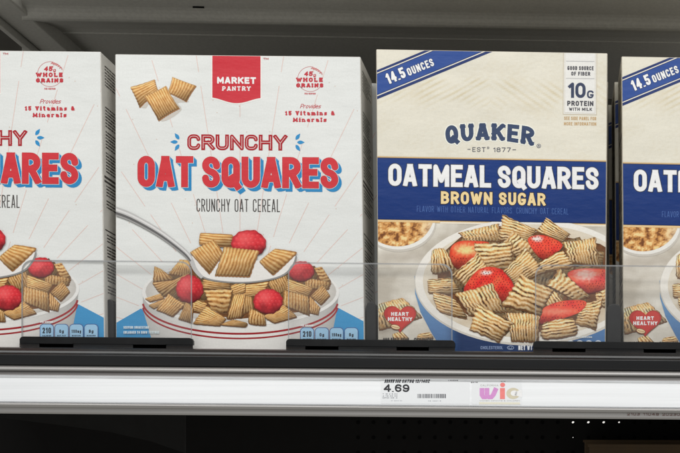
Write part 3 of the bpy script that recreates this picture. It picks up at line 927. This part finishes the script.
    # the shape left of the rim is convex enough in two pieces
    a.grid(412, 276, 610, 358, 60, 24, blue, 5, clip2=[(414.4, 274), (415.2, 294), (420.5, 312), (430.5, 331), (447, 358), (612, 358), (612, 275)])
    a.poly(ellipse(BE['cx'], BE['cy'], BE['rx'], BE['ry'], 80), (204, 198, 188), 6)
    a.poly(ellipse(BE['cx'] - .4, BE['cy'] - 1, BE['rx'] - 1.2, BE['ry'] - 1.2, 80), (230, 226, 218), 7)
    def inner(x, y):
        d = math.hypot((x - 528) / 105, (y - 280) / 57)
        c = mixc((196, 178, 152), (214, 204, 186), ss(.7, .98, d) if y < 300 else ss(.85, 1, d) * .5)
        return mixc(c, (226, 218, 202), ss(-.1, .4, nz(x * .06, y * .08, 5)) * .6)
    a.grid(420, 220, 610, 340, 60, 40, inner, 8, clip2=ellipse(528.4, 281, 105.5, 56.8, 60))
    bowl = a.build('bowl_picture', root)
    a = Art(CL)
    J = lambda L_: [(440 + x / 3.235, 215 + y / 3.235) for x, y in L_]
    G = lambda L_: [(415 + x / 6.47, 275 + y / 6.47) for x, y in L_]
    E = lambda L_: [(415 + x / 6.47, 215 + y / 6.47) for x, y in L_]
    a.grid(430, 225, 610, 340, 60, 36, lambda x, y: mixc((84, 50, 26), (128, 84, 50), .5 + nz(x * .2, y * .2, 3)), 9,
           clip2=[(437, 258), (462, 236), (500, 226), (560, 236), (600, 244), (610, 250), (610, 296), (596, 316), (560, 330), (520, 334), (485, 324), (455, 308), (438, 285)])
    P = [
     (J([(62, 58), (188, 28), (200, 85), (85, 84)]), 9, 1, 0, 10, .1), (J([(205, 0), (308, 46), (292, 92), (190, 78)]), 6, 2, 1, 10, .1),
     (J([(345, 10), (418, 60), (398, 88), (312, 52)]), 5, 3, 1, 10, .1), (E([(110, 225), (190, 215), (262, 350), (105, 385)]), 5, 4, 0, 11, .6),
     (J([(398, 90), (500, 74), (518, 168), (418, 150)]), 8, 5, 0, 11, .1), (J([(238, 52), (318, 116), (262, 142), (198, 98)]), 6, 6, 0, 12, .15),
     (J([(112, 95), (230, 88), (234, 172), (125, 182)]), 5, 7, 1, 13, .1), (G([(85, 28), (235, 22), (322, 5), (318, 110)][:2] + [(300, 118), (88, 120)]), 5, 8, 1, 13, .3),
     (J([(120, 126), (158, 172), (90, 240), (42, 192)]), 5, 9, 0, 14, .1), (J([(322, 155), (392, 112), (434, 166), (330, 186)]), 4, 10, 1, 14, .35),
     (G([(112, 112), (255, 150), (345, 285), (240, 312), ][:3] + [(150, 235)]), 5, 11, 1, 14, .55),
     (J([(500, 232), (545, 220), (545, 300), (508, 292)]), 5, 12, 1, 13, .2), (J([(372, 245), (402, 282), (352, 302), (330, 268)]), 4, 12.5, 1, 14, .3),
     (J([(276, 108), (338, 182), (245, 228), (208, 180)]), 7, 13, 0, 16, .08), (J([(386, 174), (482, 262), (440, 278), (346, 226)]), 6, 14, 0, 17, .08),
     (J([(455, 292), (524, 272), (502, 368), (438, 350)]), 6, 15, 1, 16, .2), (J([(52, 256), (166, 222), (218, 312), (92, 322)]), 8, 16, 0, 18, .08),
     (J([(213, 318), (322, 318), (316, 410), (233, 406)]), 8, 17, 0, 18, .06), (J([(262, 194), (362, 242), (322, 324), (202, 290)]), 5, 18, 1, 20, .1),
     (J([(120, 286), (234, 350), (192, 408), (96, 370)]), 5, 19, 1, 20, .08), (J([(332, 348), (432, 332), (444, 388), (330, 402)]), 4, 20, 1, 20, .6),
    ]
    filler(a, [(440, 262), (464, 242), (500, 232), (560, 242), (596, 250), (604, 270), (600, 300), (580, 316), (520, 328), (488, 320), (458, 304), (442, 285)], 9.1, 22, 21, 1, .5, 6)
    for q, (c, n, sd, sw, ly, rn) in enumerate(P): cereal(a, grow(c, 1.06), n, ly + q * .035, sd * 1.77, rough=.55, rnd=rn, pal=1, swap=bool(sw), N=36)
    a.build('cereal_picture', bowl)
    a = Art(CL)
    strawberry(a, J([(33, 140), (36, 105), (62, 86), (110, 84), (158, 90), (138, 112), (110, 150), (58, 176)]), 12, pale=(466, 250, 15, 8, (250, 196, 132)), seed=1, base=(216, 62, 36))
    strawberry(a, J([(284, 80), (312, 66), (350, 70), (396, 96), (372, 128), (336, 146), (306, 122)]), 13, seed=2, glint=(537.5, 239, 8, 4.5))
    strawberry(a, J([(78, 248), (98, 205), (128, 176), (165, 168), (205, 180), (232, 210), (238, 250), (205, 284), (140, 262)]), 15, seed=3, base=(204, 34, 32), glint=(486, 273, 9, 3.5))
    strawberry(a, J([(412, 192), (442, 176), (500, 174), (545, 182), (545, 232), (480, 256), (440, 225)]), 15, pale=(585, 275, 16, 9, (246, 176, 164)), seed=4, base=(206, 58, 58))
    strawberry(a, J([(318, 352), (326, 312), (352, 292), (400, 278), (458, 276), (474, 288), (450, 316), (392, 338), (345, 350)]), 18, pale=(556, 312, 22, 5, (236, 120, 96)), seed=5, base=(208, 52, 46))
    a.build('strawberry_picture', bowl)
    # cereal and heart at the lower left
    a = Art(CL)
    cereal(a, [(373, 305), (403, 297), (424, 317), (378, 331)], 9, 9, 8.8, rough=.5, pal=1, rnd=.4, dark=1.0)
    cereal(a, [(392, 334), (402, 331), (410, 339), (394, 342)], 4, 9, 3.8, rough=.3, pal=1, rnd=.5)
    cereal(a, [(418, 334), (430, 332), (434, 338), (416, 340)], 3, 9, 5.8, rough=.3, pal=1, rnd=.5, swap=True)
    text(a, '100% WHOLE GRAIN', 383, 409, 337.8, 342.6, .8, (54, 50, 48), 12, gap=.5); text(a, 'CRUNCH', 414, 433, 337.8, 342.6, .8, (54, 50, 48), 12, gap=.5)
    a.build('loose_cereal_picture', root)
    a = Art(CL)
    def heart(cx, cy, s):
        o = []
        for i in range(60):
            t = 2 * math.pi * i / 60
            o.append((cx + s * 16 * math.sin(t) ** 3, cy - s * .93 * (13 * math.cos(t) - 5 * math.cos(2 * t) - 2 * math.cos(3 * t) - math.cos(4 * t))))
        return o
    a.poly(heart(400.2, 317.6, 1.04), (126, 74, 40), 12); a.poly(heart(400.2, 317.4, .99), (182, 44, 42), 13)
    a.poly(heart(401.0, 316.6, .84), (196, 56, 48), 14)
    text(a, 'HEART', 391.2, 408.8, 312.2, 315.9, 1.0, (244, 240, 232), 15, gap=.8); text(a, 'HEALTHY', 388.0, 412.4, 317.3, 321.1, 1.0, (244, 240, 232), 15, gap=.7)
    a.poly(ellipse(395.6, 327.2, 5.0, 2.7, 20, rot=14), (128, 72, 38), 15); a.poly(ellipse(395.6, 327.1, 4.3, 2.0, 20, rot=14), (236, 206, 162), 16)
    a.polys(ribbon([(392.2, 326.3), (395.6, 327.4), (399, 328)], .5), (160, 108, 62), 17)
    a.build('heart_badge', root)
    # tiles and net weight along the bottom
    a = Art(CL)
    for i in range(4): a.poly(ellipse(570.5 + i * 9.2, 345.5, 4.4, 5.2, 20), (214, 222, 230), 15); a.poly(ellipse(570.5 + i * 9.2, 345.8, 3.7, 4.4, 20), (120, 152, 190), 16)
    text(a, 'PER SERVING', 576, 592, 336.4, 338, .4, (220, 228, 236), 15, gap=.3)
    text(a, 'NET WT', 518.4, 532.4, 345.6, 350.2, .9, (226, 228, 232), 15, gap=.6)
    text(a, 'CHOLESTEROL', 480.6, 503, 346.2, 349.4, .55, (130, 148, 184), 15, gap=.4)
    for p in ribbon(ellipse(510.6, 347.8, 3.2, 1.8, 20, 0, 359), .5): a.poly(p, (160, 176, 206), 15)
    text(a, 'U', 508.8, 512, 347, 348.8, .4, (160, 176, 206), 15)
    a.build('weight_lettering', root)
    TL, BL = W(*NQ[0]), W(*NQ[3])
    side_print(root, lambda z: TL.x + (BL.x - TL.x) * (TL.z - z) / (TL.z - BL.z), BL.z, TL.z, -1, (66, 60, 56), 17)
    return root

def copy_tree(o, parent=None):
    c = o.copy(); COL.objects.link(c); c.parent = parent
    for ch in list(o.children): copy_tree(ch, c)
    return c

wb = white_box(); nb = navy_box()
GR = 'cereal boxes on the shelf'
def setb(o, label): o['label'] = label; o['group'] = GR
setb(wb, 'white cereal box shown whole, between its cut-off twin and the cream box')
setb(nb, 'cream and navy cereal box shown whole with strawberries in its printed bowl')
def place(src, dpx, dpy, dy, label, rz=0):
    o = copy_tree(src); o.location = src.location + Vector((dpx * K, dy * K, -dpy * K)); o.rotation_euler.z = rz; setb(o, label); return o
place(wb, -257.2, -2.6, -7.4, 'white cereal box cut off by the left edge of the photo').rotation_euler.y = 0
place(nb, 246.1, 2.2, 15, 'cream and navy cereal box cut off by the right edge of the photo')
place(wb, 9.5, .1, 84, 'white cereal box hidden behind the whole white one, its edge showing in the gap', 0)
place(nb, 245.3 - 3.0, 2.2, 97, 'cream and navy cereal box behind the cut-off right one, its side edge showing')
place(nb, 4, .1, 90, 'cream and navy cereal box hidden behind the whole cream one, a sliver showing')
place(nb, 245.3 - 7, 2.2, 180, 'cream and navy cereal box third from the front in the right row', 0)

# ================================================================== SHELF (fixtures)
X0, X1 = -150, 830
shelf = thing('shelf', 'lower shelf with black front rail holding the cereal boxes', 'shelf', W(340, 360, 0))
# deck: top carries the boxes
m = MB()
def zrow(py): return py
v = []
for x in (X0 - 60, X1 + 60):
    for y, dz in ((-22, 0), (520, 0), (520, -9), (-22, -9)):
        w0 = W(x, 353.72 + SL * (x - 340), 0)
        v.append(Vector((w0.x, y * K, w0.z + dz * K)))
m.v = v; m.f = [(0, 1, 2, 3), (7, 6, 5, 4), (0, 4, 5, 1), (1, 5, 6, 2), (2, 6, 7, 3), (3, 7, 4, 0)]
m.build('deck', M_BACK, shelf)
m = MB()
m.prism([(351.2, -22.5), (349.8, -26), (351.0, -31), (353.5, -34), (356, -35), (357, -38), (366.8, -38), (368.6, -36), (368.6, -22.5)], X0, X1)
m.build('front_rail', M_RAIL, shelf, bevel=.0006)
channel = thing('price_channel', 'aluminium price channel with white strip along the shelf front', 'price rail', W(340, 390, -40))
m = MB()
m.prism([(368.9, -24), (368.9, -42), (370.0, -44.5), (372.2, -45), (373.4, -43.5), (373.4, -24)], X0, X1); m.build('top_lip', M_SILVER, channel, bevel=.0003)
m = MB(); m.prism([(373.6, -30), (373.6, -41), (377.8, -42), (377.8, -30)], X0, X1); m.build('groove', M_SILVERD, channel)
m = MB(); m.prism([(377.9, -34), (377.9, -42), (405.4, -47), (405.4, -34)], X0, X1); m.build('label_strip', M_STRIP, channel)
m = MB(); m.prism([(405.6, -34), (405.6, -49), (407.4, -50), (409.6, -48.4), (410.6, -46.5), (415.0, -46.5), (416.4, -45), (416.4, -34)], X0, X1); m.build('bottom_lip', M_SILVER, channel, bevel=.0003)
m = MB()
m.prism([(378.2, -43.4), (378.2, -44.0), (378.8, -44.2), (378.8, -43.4)], X0, X1)
m.prism([(404.3, -48.0), (404.3, -48.8), (405.0, -48.9), (405.0, -48.0)], X0, X1)
m.build('clear_cover_edge', M_EDGE, channel)

# lettering that lies on the strip's own plane
def strip_art(name, parent, fill, mat=M_PRINT):
    a = Art(); fill(a)
    vs = []
    for (x, y, z) in a.v:
        px = VX + x / K; py = VY - (z - CAMZ) / K; ly = -y / LAY
        c = py - SL * (px - 340)
        d = -42 - 5 * (c - 377.9) / 27.5
        w = W(px, py, d - .12 - .07 * ly); vs.append(w)
    return obj(name, vs, a.f, mat, parent, cols=a.c)
lab = thing('price_label', 'white paper price label reading 4.69 in the price channel', 'price label', W(417, 392, -45))
def tf(a): a.poly([(381, 378.6), (469.4, 379.4), (469.2, 404.2), (381, 403.6)], (240, 241, 242), 1)
strip_art('paper', lab, tf, M_PAPER)
def tf(a):
    bk = (52, 54, 60)
    text(a, 'BROWN SGR', 384.4, 400.4, 379.4, 382.8, .85, bk, 2, italic=.3, gap=.35); text(a, 'OATSQ 12/14OZ', 401.8, 429.4, 379.5, 382.8, .85, bk, 2, italic=.3, gap=.35)
    text(a, '4.69', 383.6, 409.4, 384.0, 391.8, 1.7, (34, 35, 40), 2, gap=1.1, r=2.6, slope=.01)
    for yy in (393.4, 395.4, 397.2): text(a, ('T 15 X 5 CH', '4 75 OZ 02', 'DPCI 03 4')[int((yy - 393) / 1.9)], 382.6, 397.4, yy, yy + 1.2, .3, (140, 142, 148), 2, gap=.35)
    rnd = random.Random(3); x = 417.5
    while x < 446:
        w = rnd.choice((.4, .5, .8, 1.0)); a.poly([(x, 393.9), (x + w, 393.9), (x + w, 398.1), (x, 398.1)], (84, 86, 92), 2); x += w + rnd.choice((.4, .5, .7))
    text(a, '07 2310 94', 391, 402, 400.2, 401.2, .25, (160, 162, 168), 2, gap=.5); text(a, '49 0301 5', 428, 441, 400.4, 401.4, .25, (160, 162, 168), 2, gap=.5)
    text(a, '1 FACING', 448, 458, 379.9, 380.9, .35, (90, 90, 96), 2, gap=.3)
strip_art('label_lettering', lab, tf)
wic = thing('programme_sticker', 'small sticker with purple, coral and khaki letters right of the price label', 'sticker', W(499, 393, -45))
def tf(a): a.poly([(472, 380.0), (521.6, 380.4), (521.6, 404.6), (472, 404.3)], (240, 241, 242), 1)
strip_art('paper', wic, tf, M_PAPER)
def tf(a):
    pu, co, kh = (206, 142, 200), (234, 128, 124), (204, 196, 172)
    a.polys([p for st in ([(482.0, 388.0), (482.0, 395.2), (483.2, 397), (485.6, 397), (487, 395.4), (487, 388.0)], [(487, 388.0), (487, 395.4), (488.6, 397), (491.4, 397), (493.4, 394.6), (496.3, 388.0)]) for p in ribbon(st[:-1] + [(st[-1][0], 388)], 4.7)], pu, 2)
    a.polys([[(484, 388), (495, 388), (495, 389), (484, 389)]], (240, 241, 242), 1)
    a.poly([(500, 388), (504.9, 388), (504.9, 399), (500, 399)], co, 3); a.poly(ellipse(502.6, 384.8, 2.5, 2.2, 18), co, 3)
    a.poly(ellipse(513.2, 393.4, 6.9, 5.6, 30), kh, 2); a.poly(ellipse(514.2, 393.2, 3.6, 2.8, 20), (240, 241, 242), 3); a.poly([(514, 392), (522, 389.6), (522, 397.4), (514, 394.8)], (240, 241, 242), 3)
    text(a, 'CALIFORNIA', 480.4, 498.4, 384.4, 386.2, .32, (176, 178, 176), 2, gap=.45)
    text(a, 'WOMEN INFANTS & CHILDREN', 479.6, 519.8, 400.1, 401.3, .25, (178, 180, 178), 2, gap=.35)
    a.poly([(479.2, 402.0), (520, 402.3), (520, 404.4), (479.2, 404.1)], (222, 218, 200), 2)
    text(a, 'OATS', 471, 477.6, 381.8, 382.8, .35, (80, 80, 84), 2, gap=.3); text(a, '24 OZ', 500.8, 505.4, 380.9, 381.8, .3, (70, 90, 80), 2, gap=.3)
strip_art('sticker_lettering', wic, tf)

# printing on the lower lip
a = Art()
text(a, '2103 11048 20230', 627, 680, 412.6, 415.2, .5, (96, 74, 70), 1, gap=.8, slope=SL)
vs = [W(VX + x / K, VY - (z - CAMZ) / K, -46.9) for x, y, z in a.v]
obj('lip_lettering', vs, a.f, M_PRINT, channel, cols=a.c)

# ------------------------------------------------------------------ dividers with black clips and clear front stops
def divider(xa, xb, xg0, xg1, stopa, stopb, label):
    root = thing('shelf_divider', label, 'shelf divider', W((xa + xb) / 2, 350 + slope_at((xa + xb) / 2), -14), 'clear-fronted dividers between the boxes')
    ps = lambda x, y: (x, y + slope_at(x))
    xm = (xa + xb) / 2
    s1, s2 = (xa + (xb - xa) * .115, xa + (xb - xa) * .31), (xa + (xb - xa) * .655, xa + (xb - xa) * .845)
    m = MB()
    # upper wall of the clip with rounded ends
    P = [ps(xa, 346.2), ps(xa, 342.0), ps(xa + 1.2, 340.0), ps(xa + 3.5, 339.2), ps(xb - 3.5, 339.2), ps(xb - 1.2, 340.0), ps(xb, 342.0), ps(xb, 346.2)]
    m.extrude(P[::-1], -16, -11)
    # lower flange pieces between the slots, kicked forward
    xs = [xa, s1[0], s1[1], s2[0], s2[1], xb]
    for i in (0, 2, 4):
        m.prism([(346.3, -16.2), (346.3, -11), (350.4, -11), (350.2, -24), (349.4, -24)], xs[i], xs[i + 1])
    for i in (1, 3):
        m.prism([(349.9, -24), (349.9, -20), (350.4, -20), (350.4, -24)], xs[i] + .01, xs[i + 1] - .01)
    m.build('clip', M_BLACK, root, bevel=.0005)
    for s in (s1, s2):
        m = MB()
        m.prism([(345.4, -18.4), (345.4, -16.2), (346.2, -16.2), (346.2, -18.4)], s[0] + .5, s[1] - .5)
        m.build('clip_ledge', M_RAIL, root)
        m = MB(); m.prism([(346.5, -10.5), (346.5, -10), (350.0, -10), (350.0, -10.5)], s[0], s[1])
        m.build('clip_slot', M_HOLE, root)
    # clear stop
    R = 11; tp = 262.6
    pts = [(stopa, 344)] + [(stopa + R - R * math.cos(t), tp + R - R * math.sin(t)) for t in [math.pi / 2 * i / 8 for i in range(9)]] + \
          [(stopb - R + R * math.sin(t), tp + R - R * math.cos(t)) for t in [math.pi / 2 * i / 8 for i in range(9)]] + [(stopb, 344)]
    pts = [ps(x, y) for x, y in pts]
    v = [W(x, y, -9.0) for x, y in pts]; n = len(v)
    obj('front_stop', v, [tuple(range(n))[::-1]], M_CLEAR, root)
    q = []; f = []
    cx = (stopa + stopb) / 2
    for i, (x, y) in enumerate(pts):
        ex = 1.15 if x < cx else -1.15
        ey = 1.5 if y < 300 + slope_at(x) - 20 else 0
        if stopa + R < x < stopb - R: ex = 0
        q.append(W(x, y, -9.3)); q.append(W(x + ex, y + ey, -9.3)); q.append(W(x, y, -6.2)); 
    for i in range(n - 1):
        a_ = 3 * i; b_ = 3 * (i + 1)
        f.append((a_, a_ + 1, b_ + 1, b_)); f.append((a_, b_, b_ + 2, a_ + 2))
    obj('stop_edge', q, f, M_EDGE, root)
    # fin in the gap and its pusher end
    m = MB(); g = (xg0 + xg1) / 2
    a0, a1 = xg0 + 1.0, xg1 - 1.6
    P = [ps(a0, 350), ps(a0, 306), ps(a0 + 1.5, 302.5), ps(g, 301), ps(a1 - 1.5, 302.5), ps(a1, 306), ps(a1, 350)]
    m.extrude(P[::-1], 2, 60)
    m.build('fin', M_BLACK, root, bevel=.0006)
    m = MB()
    P = ellipse(g, 346.2 + slope_at(g), 3.2, 3.0, 20, 180, 360)
    P = P + [(g + 3.2, 349 + slope_at(g)), (g - 3.2, 349 + slope_at(g))]
    m.extrude(P[::-1], -3, 1.8); m.build('latch', M_CHROME if xg0 < 200 else M_SILVERD, root, bevel=.0005)
    return root
divider(19.5, 193, 103.8, 115.4, 21.5, 192, 'black divider clip with clear front stop below the two white boxes')
divider(286, 455, 365, 377.6, 288, 452.5, 'black divider clip with clear front stop between the white and the cream boxes')
divider(533, 702, 606, 622.5, 535, 700, 'black divider clip with clear front stop at the right between the cream boxes')

# ------------------------------------------------------------------ upper shelf, bracket, back panels
us = thing('upper_shelf', 'taupe enamelled shelf above the boxes, seen from below', 'shelf', W(340, 0, 200))
SU = .0165
def zU(py, y): return py
m = MB()
prof_front = [(-40, 40), (13.6, 178)]
# underside sheet: straight in space between front edge and bend
zf = W(340, 13.6, 178).z
def P3(y, dz): # convert a real-space (depth px, height px rel. zf) into py at x=340
    s = (D + y) / D
    return (VY - ((zf + dz * K - CAMZ) / K) / s, y)
prof = [P3(-60, 0), P3(168, 0), P3(174, -1.0), P3(180, -3.2), P3(184, -5.6), P3(188, -7.4), P3(192, -8), P3(197, -7.4), P3(203, -5), P3(235, 4), P3(270, 10.5), P3(285, 11.2), P3(286, 10.2), P3(289, 10.2), P3(290, 11.8), P3(520, 11.8), P3(520, 24), P3(-60, 24)]
XL = 22
m.prism(prof, XL, X1, slope=SU)
o = m.build('shelf_pan', M_SHELF, us, bevel=.0006)
m = MB()
s_ = P3(100, -.25)
pyc = 7.0; yy = 150
zz = zf
x_s, x_e = 192.5, 204.5
def onund(px, y): # point on the underside, just below it
    s = (D + y) / D; return Vector(((px - VX) * K * s, y * K, 0))
hv = []
for (px, py) in [(192.6, 5.9), (204.2, 6.2), (204.2, 8.0), (192.6, 7.7)]:
    # depth on the underside plane that projects there
    zl = zf + 0.0
    # plane height at x includes slope
    for_y = None
    lo, hi = -60.0, 178.0
    for _ in range(40):
        mid = (lo + hi) / 2
        pp = P3(mid, 0)[0] + SU * (px - 340)
        if pp < py: lo = mid
        else: hi = mid
    w = W(px, py, mid); hv.append(Vector((w.x, w.y, w.z - .0003)))
obj('slot', hv, [(0, 1, 2, 3)], M_HOLE, us)
# bracket arm left
br = thing('shelf_bracket', 'dark steel arm holding up the shelf above at its left end', 'bracket', W(20, 30, 200))
m = MB()
zb = W(45, 30, 230).z
def arm(xa_, xb_, z0_, z1_, ya, yb, mm):
    vs_ = [(xa_, ya, z0_), (xb_, ya, z0_), (xb_, yb, z0_), (xa_, yb, z0_), (xa_, ya, z1_), (xb_, ya, z1_), (xb_, yb, z1_), (xa_, yb, z1_)]
    b0 = len(mm.v); mm.v += [Vector(p) for p in vs_]
    mm.f += [tuple(b0 + i for i in t) for t in ((0, 3, 2, 1), (4, 5, 6, 7), (0, 1, 5, 4), (1, 2, 6, 5), (2, 3, 7, 6), (3, 0, 4, 7))]
xa_ = W(15, 30, 230).x; xb_ = W(44, 30, 230).x
arm(xa_, xb_, zb, zb + .02, -80 * K, 515 * K, m)
m.build('arm', M_SHELF, br, bevel=.0015)
m = MB(); arm(xa_ - .006, xa_ - .0005, zb - .006, zb + .02, -80 * K, 515 * K, m); m.build('flange', M_SHELF, br, bevel=.0008)
nx = thing('neighbour_shelf', 'dark brown underside of the next shelf left of the steel arm', 'shelf', W(-60, 30, 200))
m = MB(); arm(xa_ - .30, xa_ - .012, zb + .022, zb + .032, -80 * K, 515 * K, m)
m.build('shelf_pan', M_BACK, nx)

bp = thing('back_panel', 'dark steel panel behind the cereal boxes', 'panel', W(340, 200, 522))
m = MB(); v0 = W(-260, -60, 521); v1 = W(900, 366.5, 521)
zc = W(340, 353.7, 0).z - .004
arm(v0.x, v1.x, zc - .002, v0.z, 520.5 * K, 528 * K, m); m.build('panel', M_BACK, bp)
# pegboard below
pg = thing('pegboard', 'black perforated board under the shelf', 'pegboard', W(340, 440, 520))
m = MB(); arm(v0.x, v1.x, W(0, 520, 520).z, zc - .003, 520 * K, 526 * K, m); m.build('board', M_PEG, pg)
v = []; f = []; gv = []; gf = []
for r_ in range(8):
    for c_ in range(-14, 32):
        px, py = 573 + c_ * 15.35 * 1.0, 422.2 + r_ * 15.2
        if px < 205 or px > 760: continue
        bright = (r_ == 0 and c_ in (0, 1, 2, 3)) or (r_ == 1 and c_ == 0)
        rr = 1.9
        V, Fs = (v, f)
        b0 = len(v)
        v += [W(x, y, 519.6) for x, y in ellipse(px, py, rr, rr, 16)]
        f.append(tuple(range(b0, b0 + 16)))
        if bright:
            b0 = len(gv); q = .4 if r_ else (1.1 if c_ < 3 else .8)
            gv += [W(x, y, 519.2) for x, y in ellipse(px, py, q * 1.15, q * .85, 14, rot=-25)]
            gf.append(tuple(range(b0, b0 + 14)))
obj('hole', v, f, M_HOLE, pg); obj('hole_glow_disc', gv, gf, M_GLOW, pg, label='small glowing discs standing in for light through the peg holes')  # glowing discs laid on the board in place of light from behind
# plate under the shelf at the left
pl = thing('gusset_plate', 'dark curved steel plate under the shelf at the lower left', 'bracket', W(60, 430, 200))
m = MB(); P = [(-60, 405), (185, 405), (185, 453), (150, 441), (110, 432), (60, 425), (0, 417.5), (-60, 412)]
m.extrude(P, 330, 334); m.build('plate', plain('dim_steel', (.0045, .0043, .004), .9, raw=True), pl)
# stock on the shelf below
for k, (x0_, y0_, dd) in enumerate(((585, 441, 470), (590, 445.5, 380))):
    t = thing('cardboard_carton', ('dark brown carton on the shelf below, rear of two at lower right', 'brown cardboard carton on the shelf below, front of two at lower right')[k], 'carton', W(700, 520, dd))
    m = MB(); m.extrude([(x0_, 520), (x0_, y0_), (800, y0_ + .5), (800, 520)][::-1], dd, dd + 40); m.build('carton_body', M_KRAFT, t, bevel=.001)
    m = MB(); m.extrude([(x0_ - 2, y0_ - 1.2), (802, y0_ - .6), (802, y0_ + 1.6), (x0_ - 2, y0_ + 1.2)], dd - 3, dd - .5); m.build('carton_flap', M_KRAFT, t)

# ------------------------------------------------------------------ lights (store ceiling tubes)
def area(name, loc, rot, sx, sy, e, col=(1, .992, .972)):
    l = bpy.data.lights.new(name, 'AREA'); l.shape = 'RECTANGLE'; l.size = sx; l.size_y = sy; l.energy = e; l.color = col
    o = bpy.data.objects.new(name, l); COL.objects.link(o); o.location = loc; o.rotation_euler = rot
area('ceiling_light_near', (-.1, -1.3, 2.95), (math.radians(28), 0, 0), 3.2, .35, 29.5)
area('ceiling_light_far', (.2, -2.8, 2.95), (math.radians(45), 0, 0), 3.6, .5, 34)
w = bpy.data.worlds.new('World'); scene.world = w; w.use_nodes = True
bg = w.node_tree.nodes['Background']
wn, wl = w.node_tree.nodes, w.node_tree.links
tc = wn.new('ShaderNodeTexCoord'); sp = wn.new('ShaderNodeSeparateXYZ'); cr = wn.new('ShaderNodeValToRGB'); mr = wn.new('ShaderNodeMapRange')
mr.inputs['From Min'].default_value = -1; mr.inputs['From Max'].default_value = 1
wl.new(tc.outputs['Generated'], sp.inputs[0]); wl.new(sp.outputs['Z'], mr.inputs['Value']); wl.new(mr.outputs[0], cr.inputs[0]); wl.new(cr.outputs[0], bg.inputs[0])
cr.color_ramp.elements[0].position = .3; cr.color_ramp.elements[0].color = (2.3, 2.25, 2.1, 1)  # background made brighter from below, added to lift the upper shelf's underside
cr.color_ramp.elements[1].position = .62; cr.color_ramp.elements[1].color = (.55, .56, .58, 1)
bg.inputs[1].default_value = .22

# ------------------------------------------------------------------ camera
cam = bpy.data.cameras.new('camera'); co = bpy.data.objects.new('camera', cam); COL.objects.link(co)
co.location = (0, -D * K, CAMZ); co.rotation_euler = (math.radians(90), 0, 0)
cam.sensor_width = 36; cam.lens = 36 * D / 680
cam.shift_x = (340 - VX) / 680; cam.shift_y = (VY - 226.5) / 680
cam.clip_end = 50; cam.clip_start = .05
scene.camera = co
scene.view_settings.view_transform = 'Standard'; scene.view_settings.look = 'None'
scene.view_settings.exposure = 0; scene.view_settings.gamma = 1
scene.cycles.transparent_max_bounces = 12
